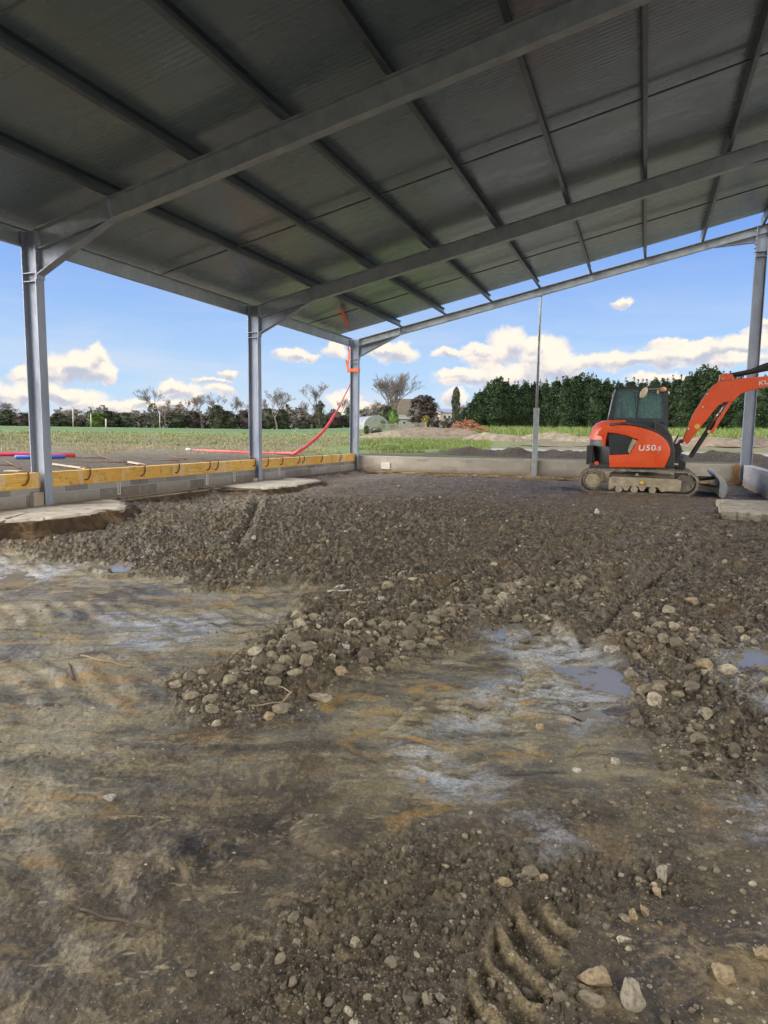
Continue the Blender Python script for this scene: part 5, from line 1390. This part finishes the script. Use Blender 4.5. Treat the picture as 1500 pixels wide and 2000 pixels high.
# brush and dark bushes of the far field edge
def brushline():
    P = []; r_ = np.random.default_rng(8)
    for px in np.arange(-140, 760, 1.1):
        base = 806+6*math.sin(px*.031)+5*math.sin(px*.083+1)+4*math.sin(px*.21)
        if px < 180: base += 8
        for k in range(17):
            D = 178+r_.uniform(-4, 4); f = r_.uniform(0, 1)**.8; p = at(px, D); H = zat(px, base, D)-p.z
            P.append((p.x+r_.normal(0, .3), p.y+r_.normal(0, .3), p.z+H*f*(1+.12*r_.normal())))
    me = leafcloud('brushwood', P, .62, M['brush'], None, 8); tag(link('brushwood', me, None), 'grey brown wintry brushwood along the far edge of the field', 'brushwood', kind='stuff')
brushline()
i = 0
for px, ty, W, mk, lb in ((190, 806, 34, 'leafgreen', 'green bush at the far field edge, left of the tall ivy tree'), (215, 803, 36, 'ivy', 'dark green bush left of the tall ivy tree'), (243, 806, 34, 'ivy', 'second dark bush left of the tall ivy tree'), (345, 806, 40, 'ivy', 'dark bush right of the tall ivy tree'),
                      (376, 802, 34, 'purplebush', 'purplish thicket left of the tallest dark bush'), (426, 792, 30, 'ivy', 'tallest dark bush left of the second column'), (446, 803, 34, 'ivy', 'low dark bush just left of the second column'), (478, 800, 34, 'purplebush', 'purplish thicket just behind the second column'), (523, 798, 32, 'ivy', 'dark bush just right of the second column'),
                      (550, 800, 34, 'ivy', 'dark bush two to the right of the second column'), (590, 806, 40, 'brush', 'grey brown thicket midway to the corner column'), (622, 790, 20, 'ivy', 'narrow dark green bush below the tall bare tree'), (655, 804, 36, 'purplebush', 'purplish thicket left of the rising red conduit'), (682, 797, 26, 'ivy', 'dark bush directly left of the corner column'),
                      (12, 800, 40, 'ivy', 'dark bush at the far left edge of the field'), (45, 806, 30, 'purplebush', 'purplish thicket left of the nearest column'), (118, 808, 34, 'ivy', 'dark bush right of the nearest column'), (150, 812, 30, 'brush', 'low grey thicket right of the nearest column')):
    bush(px, ty, 160+i % 5, W, M[mk], lb, 'b'+mk, size=.3, n=1300); i += 1
bush(826, 773, 112, 58, M['purplebush'], 'big dark purplish round tree in front of the brown roofed barn', 'bigdark', size=.2, n=5200, name='round_tree', cat='tree')
bush(754, 793, 112, 34, M['ivy'], 'dark ivy-clad tree before the left end of the brown barn roof', 'bigbrown', size=.24, n=2600, name='round_tree', cat='tree')
bush(889, 757, 118, 15, M['ivy'], 'tall narrow dark cypress beside the house with the spire', 'cyp', fr=column_, size=.3, n=3000, name='cypress', cat='tree', spikes=2)
bush(832, 812, 98, 18, M['leafyellow'], 'yellowish bush right of the dark round tree', 'bl1', size=.3)
bush(747, 821, 92, 14, M['leafgreen'], 'green bush in front of the polythene tunnel', 'bl2', size=.26)
bush(768, 800, 96, 22, M['leafgreen'], 'green leafy bush right of the polythene tunnel', 'bl2', size=.26)
bush(850, 814, 98, 26, M['brush'], 'grey thicket below the house with the spire', 'bbrush')
bush(876, 817, 96, 34, M['brush'], 'brown thicket left of the conifer row', 'bbrush')
bush(903, 796, 122, 26, M['brush'], 'pale tall thicket beside the first conifer', 'bbrush')
bush(716, 832, 60, 12, M['ivy'], 'small dark shrub right beside the corner column', 'bivy')
bush(735, 835, 58, 26, M['brush'], 'brown brush at the foot of the picket fence', 'bbrush')
def brushpile():
    p = at(912, 52); r_ = random.Random(5); mb = MB()
    for k in range(170):
        a = r_.uniform(0, 6.3); q = r_.uniform(0, 1)**.6; c = Vector((q*1.55*math.cos(a), q*1.0*math.sin(a), (1-q*q)*.85*r_.uniform(.2, 1))); d = Vector((r_.gauss(0, 1), r_.gauss(0, 1), r_.gauss(0, .4))).normalized()*r_.uniform(.3, .8)
        mb.bar(c-d*.5, c+d*.5, .035, .03)
    o = mb.build('brush_pile', mat_mottled('reddish_branches', (.20, .07, .035), (.36, .17, .10), 3, .85, 0, .2)); o.location = p+Vector((0, 0, .3)); tag(o, 'reddish heap of cut branches in front of the conifer row', 'brush pile')
brushpile()
# ------------------------------------------------------------------ far houses
def frame_at(px, D):
    p = at(px, D); return p, -math.atan2(p.x, p.y)
def house(name, pl_, pr_, D, ye, yr, dep, wall, roof, label, hip=0.0, wins=(), turn=0.0):
    pm = (pl_+pr_)/2; p, rz_ = frame_at(pm, D); W = (pr_-pl_)/1335*D; He = zat(pm, ye, D)-p.z; Hr = zat(pm, yr, D)-p.z
    r0 = empty(name, p, rz_+turn)
    MB().box((-W/2, 0, -.5), (W/2, dep, He)).build('wall', wall, r0)
    mb = MB(); b = mb.b; o = .25; h = W*hip
    v = [b.verts.new(q) for q in ((-W/2-o, -o, He-.02), (W/2+o, -o, He-.02), (W/2+o, dep+o, He-.02), (-W/2-o, dep+o, He-.02), (-W/2-o+h, dep/2, Hr), (W/2+o-h, dep/2, Hr))]
    for f in ((0, 1, 5, 4), (1, 2, 5), (2, 3, 4, 5), (3, 0, 4), (3, 2, 1, 0)): b.faces.new([v[i] for i in f])
    rf = mb.build('roof', roof, r0)
    for wx, wz, ww, wh in wins:
        f = MB().box((wx*W-ww/2-.07, -.05, wz*He-wh/2-.07), (wx*W+ww/2+.07, -.005, wz*He+wh/2+.07)).build('window', M['whitepvc'], r0); MB().box((wx*W-ww/2, -.065, wz*He-wh/2), (wx*W+ww/2, -.051, wz*He+wh/2)).build('pane', M['glassdark'], f)
    return tag(r0, label, 'house'), W, He, Hr
b1 = house('barn', 738, 846, 150, 808, 777, 9, M['wallgrey'], M['roofbrown'], 'large barn with a brown tiled roof behind the dark round tree', .28, ((-.3, .4, .8, .9), (.1, .4, .8, .9)))
h1 = house('house', 849, 892, 135, 806, 797, 6, M['wallpink'], M['roofblue'], 'pale pink house with a slate roof and small spire', .08, ((-.05, .65, .5, .7), (.15, .65, .5, .7), (.33, .6, .5, .7)))
r0, W, He, Hr = h1
MB().box((-W/2-.05, -.6, -.4), (-W/2+1.1, .6, He+.35)).build('tower', M['wallpink'], r0)
mb = MB(); b = mb.b; v = [b.verts.new(q) for q in ((-W/2-.25, -.8, He+.34), (-W/2+1.3, -.8, He+.34), (-W/2+1.3, .8, He+.34), (-W/2-.25, .8, He+.34), (-W/2+.52, 0, He+2.1))]
for f in ((0, 1, 4), (1, 2, 4), (2, 3, 4), (3, 0, 4), (3, 2, 1, 0)): b.faces.new([v[i] for i in f])
mb.build('spire', M['roofblue'], r0)
house('shed', 757, 775, 120, 816, 808, 4, M['poly'], M['poly'], 'pale green shed between the polythene tunnel and the barn', 0)
house('shed', 778, 800, 118, 818, 811, 4, M['wallgrey'], M['pale_picket'], 'grey shed in front of the barn, right of the pale green shed', 0, ((0, .5, .5, .5),))
house('shed', 838, 861, 104, 832, 826, 3, M['wallgrey'], M['pale_picket'], 'low grey outbuilding at the right end of the picket fence', 0)
p, rz_ = frame_at(735, 105); r0 = empty('polythene_tunnel', p, rz_+.25); W = 50/1335*105; H = zat(735, 812, 105)-p.z
pr = [(-W/2, -.3)]+[(-W/2*math.cos(PI*k/16), .3+(H-.3)*math.sin(PI*k/16)) for k in range(17)]+[(W/2, -.3)]
MB().prism(pr, 0, 9).build('cover', M['poly'], r0)
mb = MB()
for k in range(5): mb.tube([(x_, k*2.2, z_) for x_, z_ in [(q[0]*1.01, q[1]*1.01) for q in pr[1:-1]]], .035, 6)
mb.build('hoop', M['galv'], r0); tag(r0, 'milky polythene tunnel just right of the corner column', 'greenhouse')
def fence(p0, p1, D0, D1, h, label, n):
    a, c = at(p0, D0), at(p1, D1); d = (c-a); r0 = empty('picket_fence', a); L_ = d.length; ang = math.atan2(d.y, d.x); r0.rotation_euler.z = ang
    mb = MB()
    for k in range(n): x = L_*k/(n-1); zz = d.z*k/(n-1); mb.box((x-.05, -.012, zz-.1), (x+.05, .012, zz+h*random.uniform(.93, 1.05)))
    mb.build('pickets', M['pale_picket'], r0)
    mb = MB().bar((0, .035, h*.3), (L_, .035, d.z+h*.3), .03, .07).bar((0, .035, h*.75), (L_, .035, d.z+h*.75), .03, .07); mb.build('rail', M['wood'], r0)
    for k in range(5): x = L_*k/4; MB().box((x-.06, .06, d.z*k/4-.3), (x+.06, .16, d.z*k/4+h*1.05)).build('post', M['wood'], r0)
    tag(r0, label, 'fence')
fence(712, 832, 88, 90, .85, 'pale picket fence in front of the polythene tunnel and barn', 46)
# field posts
for px, ty, D, lb in ((143, 796, 120, 'pale leaning post standing in the far left field'), (178, 808, 130, 'thinner pale post right of the leaning post'), (207, 818, 90, 'short pale post in the green field'), (312, 805, 140, 'white pole by the tall ivy tree')):
    p = at(px, D); H = zat(px, ty, D)-p.z; tag(MB().tube([(0, 0, -.3), (.03*H, 0, H)], .08, 8).build('post', M['wallgrey'], smooth=True), lb, 'post').location = p
p = at(571, 62); tag(MB().bar((0, 0, 0), (.5, 0, .62), .10, .03).build('marker_stake', M['wood']), 'slanted pale stake in the field right of the second column', 'stake').location = p
# ------------------------------------------------------------------ sky, clouds, sun
SD = Vector((-.42, -.42, .80)).normalized(); el = math.asin(SD.z); az = math.atan2(SD.x, SD.y)
w = bpy.data.worlds.new('World'); sc.world = w; w.use_nodes = True; t = NT(w)
bg = t.n['Background']; bg.inputs[1].default_value = .10
sky = t.new('ShaderNodeTexSky', sky_type='NISHITA'); sky.sun_disc = False; sky.sun_elevation = el; sky.sun_rotation = az; sky.air_density = 1.1; sky.dust_density = .4; sky.ozone_density = 2.0; sky.altitude = 300
gen = t.new('ShaderNodeTexCoord').outputs['Generated']; nv = t.new('ShaderNodeVectorMath', operation='NORMALIZE'); t.l.new(gen, nv.inputs[0]); D_ = nv.outputs[0]
s = t.new('ShaderNodeSeparateXYZ'); t.l.new(D_, s.inputs[0])
AZ = t.math('ARCTAN2', s.outputs[0], s.outputs[1]); EL = t.math('ARCSINE', s.outputs[2])
# cloud field: list of (photo x, y, half width, half height) turned into azimuth and elevation
CL = [(110, 722, 42, 24), (150, 705, 26, 20), (187, 690, 17, 19), (172, 712, 40, 26), (205, 728, 22, 16), (60, 735, 40, 14), (130, 775, 70, 16), (210, 795, 60, 12), (45, 770, 60, 18), (352, 764, 46, 16), (330, 755, 22, 10), (430, 764, 34, 10), (300, 790, 80, 8),
      (445, 727, 19, 10), (418, 743, 38, 5), (570, 690, 34, 11), (600, 696, 26, 8), (655, 686, 26, 12), (775, 690, 44, 17), (745, 682, 30, 12), (672, 778, 40, 16), (700, 800, 60, 14),
      (990, 672, 40, 30), (1010, 660, 26, 22), (1062, 697, 50, 36), (1048, 672, 24, 18), (950, 700, 42, 22), (1100, 715, 40, 24), (985, 735, 90, 24), (900, 742, 50, 12), (880, 690, 40, 8), (935, 682, 32, 12), (890, 730, 46, 10),
      (1180, 703, 80, 15), (1290, 697, 80, 17), (1380, 684, 90, 15), (1460, 668, 60, 16), (1330, 670, 60, 7), (1211, 591, 20, 8), (1440, 705, 60, 12), (890, 782, 26, 18), (1500, 640, 40, 10), (1290, 740, 60, 10), (-90, 760, 80, 30), (1650, 680, 120, 26)]
extra = [(-1.9, .30, .5, .09), (-1.4, .16, .3, .05), (-2.7, .40, .6, .12), (2.7, .35, .6, .12), (1.9, .25, .5, .08), (1.2, .2, .35, .06), (.6, .30, .25, .04), (3.1, .7, .7, .2), (-2.2, .75, .7, .16)]
cb = t.new('ShaderNodeCombineXYZ'); t.l.new(AZ, cb.inputs[0]); t.l.new(EL, cb.inputs[1]); AE = cb.outputs[0]
wn = t.noise(AE, 26, 6, .62, 0, 1); wv = t.new('ShaderNodeVectorMath', operation='SUBTRACT'); t.l.new(wn, wv.inputs[0]); wv.inputs[1].default_value = (.5, .5, .5)
ws = t.new('ShaderNodeVectorMath', operation='SCALE'); t.l.new(wv.outputs[0], ws.inputs[0]); ws.inputs['Scale'].default_value = .034
wa = t.new('ShaderNodeVectorMath', operation='ADD'); t.l.new(AE, wa.inputs[0]); t.l.new(ws.outputs[0], wa.inputs[1]); Q = wa.outputs[0]
acc = None; low = None
blobs = []
for x, y, a_, b_ in CL:
    d = ray(x, y); d = d/np.linalg.norm(d); blobs.append((math.atan2(d[0], d[1]), math.asin(d[2]), a_/1335*1.14, b_/1335*1.3))
blobs += extra
for ca, ce, ha, hb in blobs:
    sub = t.new('ShaderNodeVectorMath', operation='SUBTRACT'); t.l.new(Q, sub.inputs[0]); sub.inputs[1].default_value = (ca, ce, 0)
    mu = t.new('ShaderNodeVectorMath', operation='MULTIPLY'); t.l.new(sub.outputs[0], mu.inputs[0]); mu.inputs[1].default_value = (1/ha, 1/hb, 0)
    dt = t.new('ShaderNodeVectorMath', operation='DOT_PRODUCT'); t.l.new(mu.outputs[0], dt.inputs[0]); t.l.new(mu.outputs[0], dt.inputs[1])
    v = t.math('SUBTRACT', 1.0, dt.outputs['Value'])
    # height inside the blob, for grey undersides
    sy = t.new('ShaderNodeSeparateXYZ'); t.l.new(mu.outputs[0], sy.inputs[0])
    acc = v if acc is None else t.math('SMOOTH_MAX', acc, v, .25) if False else t.math('MAXIMUM', acc, v)
    lo = t.math('MULTIPLY', t.math('MAXIMUM', v, 0), sy.outputs[1])
    low = lo if low is None else t.math('ADD', low, lo)
n5 = t.noise(AE, 60, 5, .6); edge = t.math('ADD', acc, t.math('MULTIPLY', t.math('SUBTRACT', n5, .5), .9))
mask = t.mapr(edge, -.12, .72, 0, 1, True)
n6 = t.noise(Q, 34, 5, .6)
shade = t.mapr(t.math('ADD', low, t.math('MULTIPLY', t.math('SUBTRACT', n6, .5), 1.6)), -.55, .15, 0, 1, True)
ccol = t.mix(shade, (3.6, 3.8, 4.5), (7.0, 6.2, 5.3))
# thin veils low over the horizon
vn = t.noise(t.scale(AE, (1, 5.5, 1)), 3.2, 6, .6, .3)
veil = t.math('MULTIPLY', t.mapr(vn, .44, .68), t.mapr(EL, .26, .02), clamp=True)
hz = t.mapr(EL, .34, .0, 0, 1, True)
blue = t.mix(hz, (.90, 2.15, 5.9), (3.1, 4.5, 6.3))
base = t.mix(.78, sky.outputs[0], blue)
base = t.mix(t.math('MULTIPLY', veil, .55), base, (5.3, 5.2, 5.5))
fin = t.mix(mask, base, ccol)
# added fill: unseen sky on the left brightened to light the shed interior
dfill = t.new('ShaderNodeVectorMath', operation='DOT_PRODUCT'); t.l.new(D_, dfill.inputs[0]); dfill.inputs[1].default_value = tuple(Vector((-.93, -.26, .26)).normalized())
glow = t.mapr(dfill.outputs['Value'], .62, .92, 0, 1, True)
fin = t.mix(glow, fin, t.mix(t.noise(AE, 5, 4, .6), (46, 42.5, 38), (62, 57, 50)))
ds2 = t.new('ShaderNodeVectorMath', operation='DOT_PRODUCT'); t.l.new(D_, ds2.inputs[0]); ds2.inputs[1].default_value = tuple(Vector((.90, -.35, .25)).normalized())  # second added fill glow, in the unseen sky on the right
fin = t.mix(t.mapr(ds2.outputs['Value'], .25, .8, 0, 1, True), fin, t.mix(t.noise(AE, 6, 4, .6), (13, 12, 10.5), (21, 19, 16.5)))
# below the horizon: the colour of far land
fin = t.mix(t.mapr(EL, -.01, -.03), fin, (1.2, 1.25, .9))
t.l.new(fin, bg.inputs[0])
w.cycles.sampling_method = 'MANUAL'; w.cycles.sample_map_resolution = 512
ld = bpy.data.lights.new('sun', 'SUN'); ld.energy = 1.5; ld.angle = R(14); ld.color = (1, .93, .82)
lo_ = bpy.data.objects.new('sun', ld); COL.objects.link(lo_); lo_.rotation_euler = (-SD).to_track_quat('-Z', 'Y').to_euler()
vs = sc.view_settings; vs.view_transform = 'Standard'; vs.look = 'None'; vs.gamma = 1; vs.exposure = 0.65
try: sc.display_settings.display_device = 'sRGB'
except Exception: pass
cy_ = sc.cycles
cy_.max_bounces = 6; cy_.diffuse_bounces = 3; cy_.glossy_bounces = 3; cy_.transmission_bounces = 5; cy_.transparent_max_bounces = 8
cy_.use_denoising = True; cy_.caustics_reflective = False; cy_.caustics_refractive = False
